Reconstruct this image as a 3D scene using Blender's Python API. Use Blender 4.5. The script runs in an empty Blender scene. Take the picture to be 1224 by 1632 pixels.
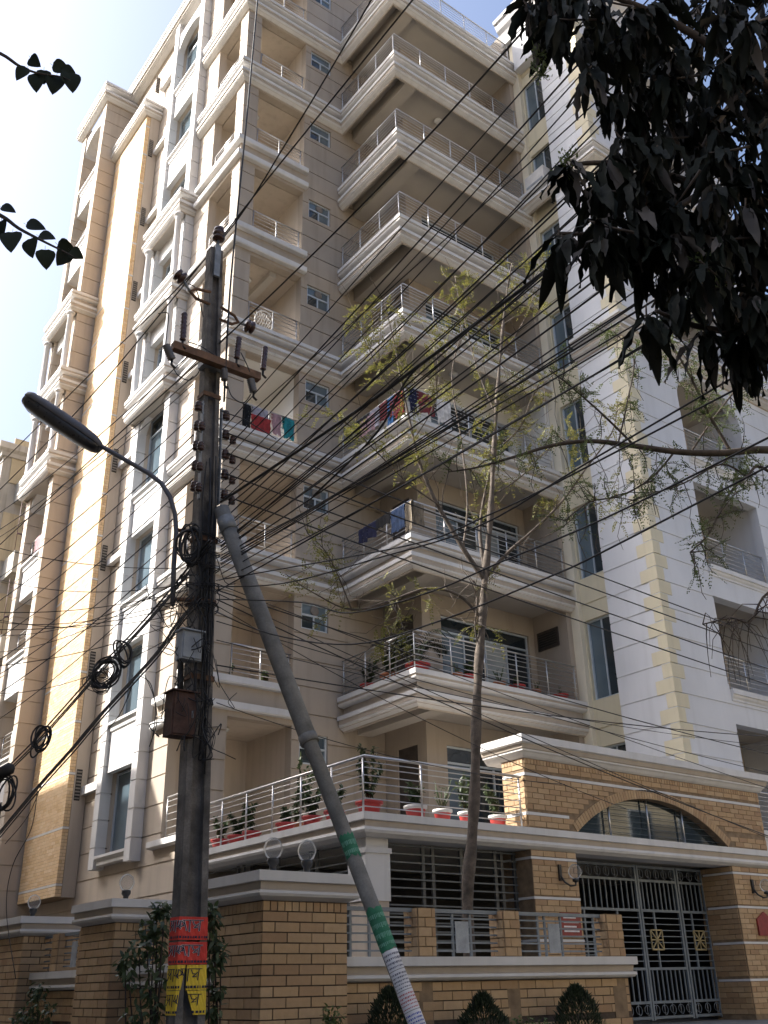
import bpy, math, random
from mathutils import Vector, Matrix
random.seed(7)
S = bpy.context.scene
COL = S.collection
rad = math.radians

# ------------------------------------------------------------------ camera, sky, sun, exposure
FPX, PITCH, ROLL, YAW = 1559.95, rad(25.873), rad(-1.2716), rad(52.573)   # focal in px of a 1224x1632 frame
EYE = Vector((0, 0, 1.6))
_F = Vector((math.cos(YAW)*math.cos(PITCH), math.sin(YAW)*math.cos(PITCH), math.sin(PITCH)))
_r = Vector((math.sin(YAW), -math.cos(YAW), 0))
_u = _r.cross(_F)
RX = _r*math.cos(ROLL) + _u*math.sin(ROLL)
UX = -_r*math.sin(ROLL) + _u*math.cos(ROLL)
cd = bpy.data.cameras.new('camera')
cam = bpy.data.objects.new('camera', cd)
COL.objects.link(cam)
M = Matrix((RX, UX, -_F)).transposed().to_4x4()
M.translation = EYE
cam.matrix_world = M
cd.sensor_fit = 'VERTICAL'
cd.sensor_height = 24.0
cd.lens = 24.0*FPX/1632
cd.clip_end = 3000
cd.clip_start = 0.05
S.camera = cam

SUN_AZ, SUN_EL = 50.0, 40.0       # azimuth from +Y towards -X
w = bpy.data.worlds.new('World')
S.world = w
w.use_nodes = True
nt = w.node_tree
sky = nt.nodes.new('ShaderNodeTexSky')
sky.sky_type = 'NISHITA'
sky.sun_disc = False
sky.sun_elevation = rad(SUN_EL)
sky.sun_rotation = rad(-SUN_AZ)
sky.air_density = 1.0
sky.dust_density = 10.0
sky.ozone_density = 5.0
bg = nt.nodes['Background']
bg.inputs['Strength'].default_value = 0.15
nt.links.new(sky.outputs[0], bg.inputs[0])
sd = bpy.data.lights.new('sun', 'SUN')
sd.energy = 5.0
sd.angle = rad(0.53)
sd.color = (1, 0.95, 0.87)
so = bpy.data.objects.new('sun', sd)
COL.objects.link(so)
tos = Vector((-math.sin(rad(SUN_AZ))*math.cos(rad(SUN_EL)), math.cos(rad(SUN_AZ))*math.cos(rad(SUN_EL)), math.sin(rad(SUN_EL))))
so.rotation_euler = tos.to_track_quat('Z', 'Y').to_euler()
so.location = (-20, 20, 40)
S.view_settings.view_transform = 'Standard'
S.view_settings.look = 'None'
S.view_settings.exposure = 1.22
S.view_settings.gamma = 1
S.cycles.use_denoising = True
S.cycles.max_bounces = 6
S.cycles.transparent_max_bounces = 12
S.cycles.sample_clamp_indirect = 6

# ------------------------------------------------------------------ pixels of the photograph to places
def ray(u, v):
    return (RX*((u-612)/FPX) - UX*((v-816)/FPX) + _F)
def onp(ax, val, u, v):                    # on the plane axis = value
    d = ray(u, v); t = (val-EYE[ax])/d[ax]
    return EYE + d*t
FH = Vector((math.cos(YAW), math.sin(YAW), 0))
LH = Vector((-math.sin(YAW), math.cos(YAW), 0))
def pd(u, v, dist):                        # at a horizontal distance in front of the eye
    d = ray(u, v); t = dist/d.dot(FH)
    return EYE + d*t
def F(k):                                  # top edge of balcony slab k
    return 7.47 + 3.05*k

# ------------------------------------------------------------------ materials
MATS = {}
def mat(name, col, rough=.75, var=.12, scale=3.0, bump=.0, bscale=60, metal=0.0, grain=0.0, streak=0.0, island=None, spec=.5, transl=0.0, alpha=None):
    m = bpy.data.materials.new(name); m.use_nodes = True
    n = m.node_tree; N = n.nodes; L = n.links
    b = N['Principled BSDF']
    b.inputs['Roughness'].default_value = rough
    b.inputs['Metallic'].default_value = metal
    b.inputs['Specular IOR Level'].default_value = spec
    tc = N.new('ShaderNodeTexCoord')
    geo = N.new('ShaderNodeNewGeometry')
    def noise(sc, det=4, vec=None):
        t = N.new('ShaderNodeTexNoise'); t.inputs['Scale'].default_value = sc; t.inputs['Detail'].default_value = det
        L.new(vec if vec is not None else geo.outputs['Position'], t.inputs['Vector']); return t.outputs['Fac']
    def mixc(fac, a, bb, typ='MIX'):
        x = N.new('ShaderNodeMix'); x.data_type = 'RGBA'; x.blend_type = typ
        for s, val in (('Factor', fac), ('A', a), ('B', bb)):
            i = [q for q in x.inputs if q.name == s and (q.type == 'RGBA' or s == 'Factor')][0]
            if hasattr(val, 'links'): L.new(val, i)
            else: i.default_value = val if not isinstance(val, tuple) else (*val, 1)
        return [o for o in x.outputs if o.type == 'RGBA'][0]
    def rng(sock, a, c, lo=.3, hi=.7):
        r = N.new('ShaderNodeMapRange'); L.new(sock, r.inputs[0])
        r.inputs[1].default_value = lo; r.inputs[2].default_value = hi; r.inputs[3].default_value = a; r.inputs[4].default_value = c
        return r.outputs[0]
    base = col
    if island:
        oi = N.new('ShaderNodeObjectInfo')
        ad = N.new('ShaderNodeMath'); ad.operation = 'ADD'
        L.new(geo.outputs['Random Per Island'], ad.inputs[0]); L.new(oi.outputs['Random'], ad.inputs[1])
        fr = N.new('ShaderNodeMath'); fr.operation = 'FRACT'; L.new(ad.outputs[0], fr.inputs[0])
        cr = N.new('ShaderNodeValToRGB'); cr.color_ramp.interpolation = 'LINEAR'
        el = cr.color_ramp.elements
        el[0].position = 0; el[0].color = (*island[0], 1); el[1].position = 1; el[1].color = (*island[-1], 1)
        for i, c in enumerate(island[1:-1]):
            e = el.new((i+1)/(len(island)-1)); e.color = (*c, 1)
        L.new(fr.outputs[0], cr.inputs[0]); base = cr.outputs[0]
    dark = tuple(max(0, c*(1-var*1.6)) for c in col); lite = tuple(min(1, c*(1+var)) for c in col)
    if island:
        base = mixc(rng(noise(scale, 5), .0, .55), base, mixc(.45, base, tuple(c*.55 for c in col)))
    else:
        base = mixc(rng(noise(scale, 6), 0, 1), dark, lite)
    if grain:
        base = mixc(rng(noise(bscale*1.7, 3), 0, grain), base, tuple(c*.35 for c in col))
    if streak:
        mp = N.new('ShaderNodeMapping'); mp.inputs['Scale'].default_value = (3.2, 3.2, .22)
        L.new(geo.outputs['Position'], mp.inputs[0])
        base = mixc(rng(noise(1.6, 6, mp.outputs[0]), 0, streak, .5, .78), base, tuple(c*.38 for c in col))
    L.new(base, b.inputs['Base Color']) if hasattr(base, 'links') else None
    L.new(rng(noise(scale*2.3, 3), max(0, rough-.1), min(1, rough+.1)), b.inputs['Roughness']) if rough > .12 else None
    if bump:
        bp = N.new('ShaderNodeBump'); bp.inputs['Strength'].default_value = bump; bp.inputs['Distance'].default_value = .01
        L.new(noise(bscale, 5), bp.inputs['Height']); L.new(bp.outputs[0], b.inputs['Normal'])
    if transl:
        tr = N.new('ShaderNodeBsdfTranslucent')
        L.new(base, tr.inputs[0]); ms = N.new('ShaderNodeMixShader'); ms.inputs[0].default_value = transl
        L.new(b.outputs[0], ms.inputs[1]); L.new(tr.outputs[0], ms.inputs[2])
        L.new(ms.outputs[0], N['Material Output'].inputs[0])
    MATS[name] = m
    return m
mat('beige', (.375, .32, .26), .85, .07, .8, .25, 90, streak=.30)
mat('beige_light', (.46, .395, .325), .85, .06, .8, .2, 90, streak=.25)
mat('cream', (.72, .66, .52), .85, .05, .8, .2, 90, streak=.15)
mat('cream_yellow', (.60, .545, .40), .85, .05, .8, .2, 90, streak=.2)
mat('ceiling_paint', (.42, .385, .34), .9, .06, 1.0)
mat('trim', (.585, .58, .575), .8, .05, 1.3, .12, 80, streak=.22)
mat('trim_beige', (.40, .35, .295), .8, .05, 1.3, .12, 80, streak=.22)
mat('wing_white', (.59, .60, .625), .85, .05, .7, .25, 90, streak=.14)
mat('inner_white', (.70, .69, .66), .85, .05, .8)
mat('mortar', (.075, .055, .042), .95, .2, 8, .2)
mat('mortar_pale', (.22, .155, .095), .95, .2, 8, .2)
mat('brick', (.40, .26, .14), .7, .2, 14, .25, 70, island=[(.34, .215, .115), (.43, .29, .155), (.38, .25, .13), (.47, .33, .19), (.31, .19, .10), (.44, .31, .175)])
mat('brick_pale', (.66, .46, .26), .75, .2, 14, .2, 70, island=[(.62, .42, .22), (.72, .53, .32), (.66, .46, .26), (.74, .57, .37), (.61, .41, .21)])
mat('steel', (.52, .51, .50), .38, .08, 4, metal=.85)
mat('paint_grey', (.15, .18, .21), .45, .12, 5, .05)
mat('bar_grey', (.075, .088, .10), .5, .15, 6)
mat('grille_dark', (.045, .05, .055), .5, .2, 6)
mat('gilt', (.36, .29, .15), .5, .2, 8)
mat('alu', (.50, .56, .62), .4, .06, 4, metal=.3)
mat('glass', (.025, .035, .042), .03, .2, .7, spec=.9)  # opaque; darkness of the rooms behind is put into its colour
mat('glass_blue', (.10, .14, .17), .05, .2, .7, spec=.9)  # lighter panes: sky reflection and curtains put into the base colour
mat('glass_pale', (.30, .33, .33), .12, .25, .9, spec=.8)
mat('door_dark', (.055, .045, .04), .5, .2, 4)
mat('interior_shade', (.03, .028, .026), .9, .2, 1)  # near-black: shade of unlit interiors put into the colour
mat('louvre', (.20, .18, .16), .8, .2, 5)
mat('pole_concrete', (.175, .16, .145), .9, .45, 5, .6, 40, grain=.45, streak=.85)
mat('prop_concrete', (.205, .20, .185), .85, .25, 6, .35, 40, grain=.3, streak=.4)
mat('rust_steel', (.16, .085, .045), .8, .3, 9, .3, 50, grain=.3)
mat('galv', (.24, .255, .27), .55, .2, 10, .1, 40, metal=.3)
mat('insulator', (.055, .025, .018), .3, .2, 9)
mat('insulator_grey', (.12, .115, .115), .4, .2, 9)
mat('cable', (.018, .017, .017), .6, .2, 9)
mat('cable_brown', (.05, .035, .028), .7, .2, 9)
mat('lamp_body', (.10, .10, .115), .5, .15, 6)
mat('lamp_glass', (.035, .035, .04), .35, .2, 6)
mat('box_grey', (.33, .36, .39), .6, .15, 8, grain=.25, streak=.5)
mat('box_rust', (.085, .042, .030), .8, .3, 9, .2, 50, grain=.3)
mat('black_metal', (.02, .02, .02), .4, .2, 6)
mat('paper_red', (.62, .045, .03), .75, .12, 9, grain=.12)
mat('paper_yellow', (.75, .53, .04), .75, .1, 9, grain=.12)
mat('paper_white', (.68, .67, .68), .8, .1, 9, grain=.15)
mat('paper_green', (.03, .17, .09), .8, .2, 12, grain=.2)
mat('ink', (.012, .012, .04), .7, .1, 9)
mat('ink_pale', (.12, .30, .21), .7, .1, 9)
mat('ink_grey', (.16, .16, .19), .7, .1, 9)
mat('ink_red', (.40, .10, .10), .7, .1, 9)
mat('ink_blue', (.06, .09, .35), .7, .1, 9)
mat('ink_white', (.72, .70, .70), .7, .1, 9)
mat('bark_pale', (.125, .10, .08), .9, .35, 9, .7, 35, grain=.45)
mat('bark_dark', (.06, .045, .035), .9, .3, 9, .6, 35, grain=.3)
mat('leaf_yellow', (.19, .19, .05), .65, .3, 3, island=[(.10, .12, .03), (.19, .19, .045), (.27, .24, .07), (.14, .15, .04)], transl=.3)
mat('leaf_green', (.09, .13, .04), .6, .3, 3, island=[(.05, .08, .025), (.10, .14, .04), (.15, .18, .06), (.08, .11, .035)], transl=.3)
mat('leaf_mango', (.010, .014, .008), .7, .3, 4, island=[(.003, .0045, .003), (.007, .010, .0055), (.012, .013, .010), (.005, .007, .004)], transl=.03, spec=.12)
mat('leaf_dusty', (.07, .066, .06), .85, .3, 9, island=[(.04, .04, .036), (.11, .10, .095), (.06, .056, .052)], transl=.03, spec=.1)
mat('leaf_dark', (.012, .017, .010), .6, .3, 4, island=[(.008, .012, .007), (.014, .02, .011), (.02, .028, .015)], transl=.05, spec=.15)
mat('leaf_bush', (.05, .075, .03), .55, .3, 4, island=[(.03, .05, .02), (.06, .09, .035), (.09, .12, .05)], transl=.2)
mat('leaf_cypress', (.018, .03, .012), .7, .3, 4, island=[(.010, .018, .008), (.022, .036, .014), (.03, .045, .018)], transl=.1)
mat('pot_red', (.42, .035, .03), .5, .12, 6)
mat('pot_clay', (.36, .13, .06), .8, .15, 9)
mat('pot_white', (.62, .60, .57), .5, .08, 6)
mat('flower', (.55, .10, .06), .6, .2, 9)
for nm, c in dict(cloth_navy=(.012, .015, .05), cloth_jean=(.05, .085, .17), cloth_camo=(.20, .165, .12), cloth_red=(.30, .03, .03), cloth_teal=(.02, .22, .25), cloth_black=(.014, .014, .016), cloth_grey=(.30, .29, .34), cloth_white=(.62, .60, .58), cloth_blue=(.04, .13, .30), cloth_maroon=(.16, .025, .03), cloth_orange=(.45, .13, .03), cloth_print=(.35, .22, .24)).items():
    mat(nm, c, .9, .25, 9, .3, 40)
mat('asphalt', (.05, .05, .052), .9, .2, 2, .4, 60, grain=.3)
mat('pavement', (.19, .18, .165), .9, .2, 2, .3, 50, grain=.2)
mat('soil', (.10, .075, .05), .95, .3, 3, .5, 30)
mat('old_plaster', (.42, .40, .36), .9, .15, .8, .3, 60, streak=.7)
mat('old_cream', (.50, .43, .30), .9, .12, .8, .3, 60, streak=.6)
mat('iron_maroon', (.07, .02, .025), .6, .2, 6)
mat('globe_glass', (.55, .55, .55), .12, .1, 4, spec=.8)
mat('plaque_red', (.22, .025, .02), .5, .15, 9)
def glassy(name, tint, fac, rough=.03):
    m = bpy.data.materials.new(name); m.use_nodes = True; N = m.node_tree.nodes; L = m.node_tree.links
    b = N['Principled BSDF']; b.inputs['Base Color'].default_value = (*tint, 1); b.inputs['Roughness'].default_value = rough
    t = N.new('ShaderNodeBsdfTransparent'); t.inputs[0].default_value = (.9, .9, .9, 1)
    fr = N.new('ShaderNodeFresnel'); fr.inputs[0].default_value = 1.18; ad = N.new('ShaderNodeMath'); ad.operation = 'ADD'; ad.inputs[1].default_value = fac
    L.new(fr.outputs[0], ad.inputs[0])
    ms = N.new('ShaderNodeMixShader'); L.new(ad.outputs[0], ms.inputs[0]); L.new(t.outputs[0], ms.inputs[1]); L.new(b.outputs[0], ms.inputs[2])
    L.new(ms.outputs[0], N['Material Output'].inputs[0]); MATS[name] = m
glassy('globe_clear', (.7, .7, .68), .10, .06)

# ------------------------------------------------------------------ mesh builder
ORG = {}
class MB:
    def __init__(s): s.v = []; s.f = []; s.m = []; s.s = []
    def add(s, vs, fs, mi=0, smooth=False):
        o = len(s.v); s.v += [tuple(p) for p in vs]
        for f in fs: s.f.append(tuple(i+o for i in f)); s.m.append(mi); s.s.append(smooth)
        return s
    def box(s, x0, x1, y0, y1, z0, z1, mi=0):
        if x0 > x1: x0, x1 = x1, x0
        if y0 > y1: y0, y1 = y1, y0
        return s.add([(x0, y0, z0), (x1, y0, z0), (x1, y1, z0), (x0, y1, z0), (x0, y0, z1), (x1, y0, z1), (x1, y1, z1), (x0, y1, z1)],
                     [(0, 3, 2, 1), (4, 5, 6, 7), (0, 1, 5, 4), (1, 2, 6, 5), (2, 3, 7, 6), (3, 0, 4, 7)], mi)
    def bar(s, a, b, wx, wy, mi=0, up=None):          # a box section along a line
        a = Vector(a); b = Vector(b); d = (b-a).normalized()
        h = Vector(up) if up is not None else (Vector((0, 0, 1)) if abs(d.z) < .9 else Vector((0, 1, 0)))
        x = d.cross(h).normalized(); y = x.cross(d)
        vs = [p + x*(sx*wx/2) + y*(sy*wy/2) for p in (a, b) for sx, sy in ((-1, -1), (1, -1), (1, 1), (-1, 1))]
        return s.add(vs, [(0, 1, 2, 3), (7, 6, 5, 4), (0, 4, 5, 1), (1, 5, 6, 2), (2, 6, 7, 3), (3, 7, 4, 0)], mi)
    def tube(s, pts, r, n=6, mi=0, caps=True):
        pts = [Vector(p) for p in pts]; k = len(pts)
        rs = r if isinstance(r, (list, tuple)) else [r]*k
        vs = []; px = None
        for i, p in enumerate(pts):
            d = (pts[min(i+1, k-1)] - pts[max(i-1, 0)]).normalized()
            if px is None:
                h = Vector((0, 0, 1)) if abs(d.z) < .9 else Vector((1, 0, 0)); px = d.cross(h).normalized()
            else:
                px = (px - d*px.dot(d)).normalized()
            py = d.cross(px)
            for j in range(n):
                a = 2*math.pi*j/n
                vs.append(p + (px*math.cos(a) + py*math.sin(a))*rs[i])
        fs = [(i*n+j, i*n+(j+1) % n, (i+1)*n+(j+1) % n, (i+1)*n+j) for i in range(k-1) for j in range(n)]
        s.add(vs, fs, mi, True)
        if caps:
            o = len(s.v) - len(vs)
            s.f.append(tuple(o+j for j in range(n))[::-1]); s.m.append(mi); s.s.append(False)
            s.f.append(tuple(o+(k-1)*n+j for j in range(n))); s.m.append(mi); s.s.append(False)
        return s
    def lathe(s, c, prof, n=12, mi=0, axis=None, mis=None):
        c = Vector(c); az = Vector(axis).normalized() if axis is not None else Vector((0, 0, 1))
        h = Vector((1, 0, 0)) if abs(az.x) < .9 else Vector((0, 1, 0))
        ax = az.cross(h).normalized(); ay = az.cross(ax)
        vs = [c + az*z + (ax*math.cos(2*math.pi*j/n) + ay*math.sin(2*math.pi*j/n))*r for r, z in prof for j in range(n)]
        for i in range(len(prof)-1):
            pass
        o = len(s.v); s.v += [tuple(p) for p in vs]
        for i in range(len(prof)-1):
            for j in range(n):
                s.f.append((o+i*n+j, o+i*n+(j+1) % n, o+(i+1)*n+(j+1) % n, o+(i+1)*n+j)); s.m.append(mis[i] if mis else mi); s.s.append(True)
        s.f.append(tuple(o+j for j in range(n))[::-1]); s.m.append(mi); s.s.append(False)
        q = o+(len(prof)-1)*n
        s.f.append(tuple(q+j for j in range(n))); s.m.append(mi); s.s.append(False)
        return s
    def sweep(s, path, prof, mis=None, mi=0):        # profile (out to the right of the path, z) along an XY path, mitred
        P = [Vector((p[0], p[1])) for p in path]; k = len(P); n = len(prof); vs = []
        for i, p in enumerate(P):
            ds = []
            if i > 0: ds.append((p-P[i-1]).normalized())
            if i < k-1: ds.append((P[i+1]-p).normalized())
            ns = [Vector((d.y, -d.x)) for d in ds]
            if len(ns) == 2:
                b = (ns[0]+ns[1]); b = b/ max(.2, b.length); nn = b/max(.3, b.dot(ns[0]))
            else: nn = ns[0]
            for o, z in prof: vs.append((p.x+nn.x*o, p.y+nn.y*o, z))
        o = len(s.v); s.v += vs
        for i in range(k-1):
            for j in range(n):
                j2 = (j+1) % n
                s.f.append((o+i*n+j, o+i*n+j2, o+(i+1)*n+j2, o+(i+1)*n+j)); s.m.append(mis[j] if mis else mi); s.s.append(False)
        s.f.append(tuple(o+j for j in range(n))); s.m.append(mi); s.s.append(False)
        s.f.append(tuple(o+(k-1)*n+j for j in range(n))[::-1]); s.m.append(mi); s.s.append(False)
        return s
    def wall(s, axis, pos, th, a0, a1, z0, z1, holes=(), grooves=(), gw=.03, gd=.03, mi=0, gmi=None):
        """upright wall whose outer face is at axis=pos (facing the negative side), th deep, with holes (a0,a1,z0,z1) and level grooves"""
        eps = 1e-4
        zs = {z0, z1}; As = {a0, a1}
        for h in holes:
            for q in (h[2], h[3]):
                if z0+eps < q < z1-eps: zs.add(q)
            for q in (h[0], h[1]):
                if a0+eps < q < a1-eps: As.add(q)
        gr = [g for g in grooves if z0+.06 < g < z1-.06]
        for g in gr: zs.add(g-gw/2); zs.add(g+gw/2)
        zs = sorted(zs); As = sorted(As)
        for i in range(len(zs)-1):
            zm = (zs[i]+zs[i+1])/2
            if zs[i+1]-zs[i] < 1e-5: continue
            ing = any(abs(zm-g) < gw/2 for g in gr)
            runs = []
            for j in range(len(As)-1):
                am = (As[j]+As[j+1])/2
                if any(h[0] < am < h[1] and h[2] < zm < h[3] for h in holes): continue
                if runs and abs(runs[-1][1]-As[j]) < eps: runs[-1][1] = As[j+1]
                else: runs.append([As[j], As[j+1]])
            for b0, b1 in runs:
                p0 = pos + (gd if ing else 0); m_ = (gmi if (ing and gmi is not None) else mi)
                if axis == 'X': s.box(p0, pos+th, b0, b1, zs[i], zs[i+1], m_)
                else: s.box(b0, b1, p0, pos+th, zs[i], zs[i+1], m_)
        return s
    def build(s, name, mats, parent=None, kind=None):
        me = bpy.data.meshes.new(name)
        o3 = ORG.get(parent.name, Vector((0, 0, 0))) if parent else Vector((0, 0, 0))
        if o3.length > 0:
            me.from_pydata([(x-o3.x, y-o3.y, z-o3.z) for x, y, z in s.v], [], s.f)
        else:
            me.from_pydata(s.v, [], s.f)
        for mm in ([mats] if isinstance(mats, str) else mats): me.materials.append(MATS[mm])
        me.polygons.foreach_set('material_index', s.m)
        me.polygons.foreach_set('use_smooth', s.s)
        me.update()
        ob = bpy.data.objects.new(name, me); COL.objects.link(ob)
        if parent: ob.parent = parent
        ORG[ob.name] = o3
        if kind: ob['kind'] = kind
        return ob
def thing(name, label, cat, loc=(0, 0, 0), group=None):
    o = bpy.data.objects.new(name, None); COL.objects.link(o)
    o.location = loc; o.empty_display_size = .2
    o['label'] = label; o['category'] = cat
    if group: o['group'] = group
    ORG[o.name] = Vector(loc)
    return o
def tag(o, label, cat, group=None):
    o['label'] = label; o['category'] = cat
    if group: o['group'] = group
    return o
def inst(name, me, parent, loc, scale=None, rot=None):      # another object on shared mesh data
    o = bpy.data.objects.new(name, me); COL.objects.link(o)
    o3 = ORG.get(parent.name, Vector((0, 0, 0))) if parent else Vector((0, 0, 0))
    if parent: o.parent = parent
    o.location = Vector(loc)-o3
    if scale is not None: o.scale = scale
    if rot is not None: o.rotation_euler = rot
    return o
_b = MB().box(-.5, .5, -.5, .5, -.5, .5)
BRICK_ME = bpy.data.meshes.new('brick'); BRICK_ME.from_pydata(_b.v, [], _b.f); BRICK_ME.materials.append(MATS['brick'])
BRICKP_ME = bpy.data.meshes.new('brick_pale'); BRICKP_ME.from_pydata(_b.v, [], _b.f); BRICKP_ME.materials.append(MATS['brick_pale'])
class Bricks:
    """lays brick tiles over rectangles; the first `limit` are objects, the rest one mesh"""
    def __init__(s, parent, limit=300, pale=False): s.p = parent; s.n = limit; s.items = []; s.pale = pale
    def lay(s, axis, pos, a0, a1, z0, z1, course=.095, ln=.285, j=.012, proud=.012, skip=None, prio=0, soldier=False, both=False):
        row = 0
        z = z1
        if soldier:
            n = max(1, round((a1-a0)/.08)); st = (a1-a0)/n
            for i in range(n): s.put(axis, pos, a0+i*st+j/2, a0+(i+1)*st-j/2, z1-course+j/2, z1-j/2, proud, skip, prio)
            z -= course
        while z - course > z0 - .03:
            zl = max(z0, z-course)
            off = (row % 2)*ln/2; a = a0-off
            while a < a1-1e-3:
                b0 = max(a0, a); b1 = min(a1, a+ln)
                if b1-b0 > .03: s.put(axis, pos, b0+j/2, b1-j/2, zl+j/2, z-j/2, proud*random.uniform(.7, 1.2), skip, prio)
                a += ln
            z -= course; row += 1
    def put(s, axis, pos, a0, a1, z0, z1, proud, skip, prio):
        if skip and skip((a0+a1)/2, (z0+z1)/2, a0, a1, z0, z1): return
        if z1-z0 < .02: return
        s.items.append((prio, axis, pos, a0, a1, z0, z1, proud))
    def done(s):
        it = sorted(s.items, key=lambda q: -q[0])
        rest = MB(); cnt = 0
        for q in it:
            pr, axis, pos, a0, a1, z0, z1, pd_ = q
            if cnt < s.n and pr > 0:
                c, d = (a0+a1)/2, a1-a0
                if axis == 'X': inst('brick', BRICKP_ME if s.pale else BRICK_ME, s.p, (pos-pd_/2+.004, c, (z0+z1)/2), (pd_+.008, d, z1-z0))
                else: inst('brick', BRICKP_ME if s.pale else BRICK_ME, s.p, (c, pos-pd_/2+.004, (z0+z1)/2), (d, pd_+.008, z1-z0))
                cnt += 1
            else:
                if axis == 'X': rest.box(pos-pd_, pos+.008, a0, a1, z0, z1)
                else: rest.box(a0, a1, pos-pd_, pos+.008, z0, z1)
        if rest.v: rest.build('brickwork', 'brick_pale' if s.pale else 'brick', s.p, 'stuff')

# ------------------------------------------------------------------ ground and street
def struct(name, mb, m):
    o = mb.build(name, m); o['kind'] = 'structure'; return o
struct('ground', MB().add([(-600, -600, -.02), (600, -600, -.02), (600, 600, -.02), (-600, 600, -.02)], [(0, 1, 2, 3)]), 'soil')
struct('road', MB().add([(-60, -3.2, 0), (80, -3.2, 0), (80, 7.2, 0), (3.6, 7.2, 0), (3.6, 90, 0), (-1.0, 90, 0), (-1.0, 7.2, 0), (-60, 7.2, 0)], [(0, 1, 2, 3, 6, 7), (3, 4, 5, 6)]), 'asphalt')
kb = MB().box(3.6, 5.2, 7.2, 90, -.1, .13); kb.box(5.2, 80, 7.2, 8.85, -.1, .13)
struct('pavement', kb, 'pavement')
struct('compound_ground', MB().box(5.6, 40, 9.35, 60, -.1, .9), 'pavement')

# ------------------------------------------------------------------ the apartment building
bld = thing('apartment_building', 'tall beige apartment building with white cornices and stacked wrap-around corner balconies', 'building', (13, 18, 0))
G61 = [3.98+.61*i for i in range(-4, 48)]
KS = range(-1, 8)
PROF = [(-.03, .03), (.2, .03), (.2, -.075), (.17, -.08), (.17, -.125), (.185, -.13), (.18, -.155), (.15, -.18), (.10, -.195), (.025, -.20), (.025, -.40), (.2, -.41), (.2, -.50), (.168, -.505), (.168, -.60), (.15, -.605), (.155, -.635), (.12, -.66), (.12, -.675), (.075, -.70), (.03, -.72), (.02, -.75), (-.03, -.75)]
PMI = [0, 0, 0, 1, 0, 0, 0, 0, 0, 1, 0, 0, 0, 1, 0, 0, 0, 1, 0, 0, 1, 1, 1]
def prof(z, pr=PROF, sc=1.0, out=1.0): return [(o*out if o > 0 else o, z+h*sc) for o, h in pr]
SMALL = [(-.1, 0), (.10, 0), (.10, -.06), (.08, -.07), (.06, -.10), (.035, -.13), (.035, -.20), (.02, -.22), (-.1, -.22)]

def window(parent, axis, pos, a0, a1, z0, z1, cols=2, top=None, glass='glass', fr=.045, depth=.06, name='window', alu='alu', panes=None):
    f = MB()
    def bx(b0, b1, c0, c1, p0=pos, p1=pos+depth):
        if axis == 'X': f.box(p0, p1, b0, b1, c0, c1)
        else: f.box(b0, b1, p0, p1, c0, c1)
    bx(a0, a1, z0, z0+fr); bx(a0, a1, z1-fr, z1); bx(a0, a0+fr, z0+fr, z1-fr); bx(a1-fr, a1, z0+fr, z1-fr)
    zt = z1-fr
    if top: bx(a0+fr, a1-fr, top-fr/2, top+fr/2); zt = top-fr/2
    n = cols; wdt = (a1-a0-2*fr)/n
    for i in range(1, n): bx(a0+fr+i*wdt-fr*.4, a0+fr+i*wdt+fr*.4, z0+fr, zt)
    o = f.build(name, alu, parent)
    rects = [(a0+fr+i*wdt, a0+fr+(i+1)*wdt, z0+fr, zt) for i in range(n)]
    if top: rects.append((a0+fr, a1-fr, top+fr/2, z1-fr))
    for i, (b0, b1, c0, c1) in enumerate(rects):
        p0 = pos+depth*.45+(.012 if i % 2 else 0)
        gm = panes[i] if panes else glass
        q = MB()
        if axis == 'X': q.box(p0, p0+.008, b0, b1, c0, c1)
        else: q.box(b0, b1, p0, p0+.008, c0, c1)
        q.build('pane', gm, o)
    return o

def railing(parent, path, z0, h=.88, rods=6, spacing=1.0, r=.022, closed_start=True, name='railing', mt='steel'):
    P = [Vector((p[0], p[1], z0+h)) for p in path]
    top = MB().tube(P, r, 8)
    o = top.build(name, mt, parent)
    for i in range(rods):
        z = z0+.10+(h-.16)*i/(rods-1) - (.03 if i == rods-1 else 0)
        MB().tube([(p[0], p[1], z) for p in path], .009, 6).build('rod', mt, o)
    pts = []
    for a, b in zip(path[:-1], path[1:]):
        a = Vector(a); b = Vector(b); n = max(1, round((b-a).length/spacing))
        for i in range(n+1):
            q = a.lerp(b, i/n)
            if i == 0: q = a+(b-a).normalized()*.05
            if i == n: q = b-(b-a).normalized()*.05
            if all((q-x).length > .12 for x in pts): pts.append(q)
    for q in pts:
        MB().tube([(q.x, q.y, z0), (q.x, q.y, z0+h)], .017, 6).build('post', mt, o)
    return o

# ---- front wall between the corner loggia and the balconies, and the side wall on the lane
LOG = [(9.56, 11.13, (F(k)+.02 if k >= 0 else 4.08), F(k)+2.31) for k in KS]
WIN = [(11.33, 12.07, F(k)+1.52, F(k)+2.18) for k in KS]
MB().wall('Y', 18.0, .25, 9.1, 17.55, 0, 32.35, LOG+WIN, G61).build('front_wall', 'beige', bld)
LOGL = [(18.45, 19.8, (F(k)+.02 if k >= 0 else 4.40), F(k)+2.31) for k in KS]
BY0, BY1, BXF = 20.72, 23.0, 8.84
BW = [(BY0+.3, BY1-.3, F(k)+.0, F(k)+(2.45 if k in (2, 7) else 1.85)) for k in KS]
BW[0] = (BY0+.3, BY1-.3, 4.42, 6.33)
MB().wall('X', 9.1, .25, 18.252, 24.3, 0, 32.35, LOGL+BW, G61).build('side_wall', 'beige_light', bld)
MB().wall('X', 9.1, .25, 24.3, 31, 0, 32.35, (), G61).build('side_wall', 'beige_light', bld)
core = MB()
core.box(9.135, 9.55, 18.035, 18.44, 0, 32.3)
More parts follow.
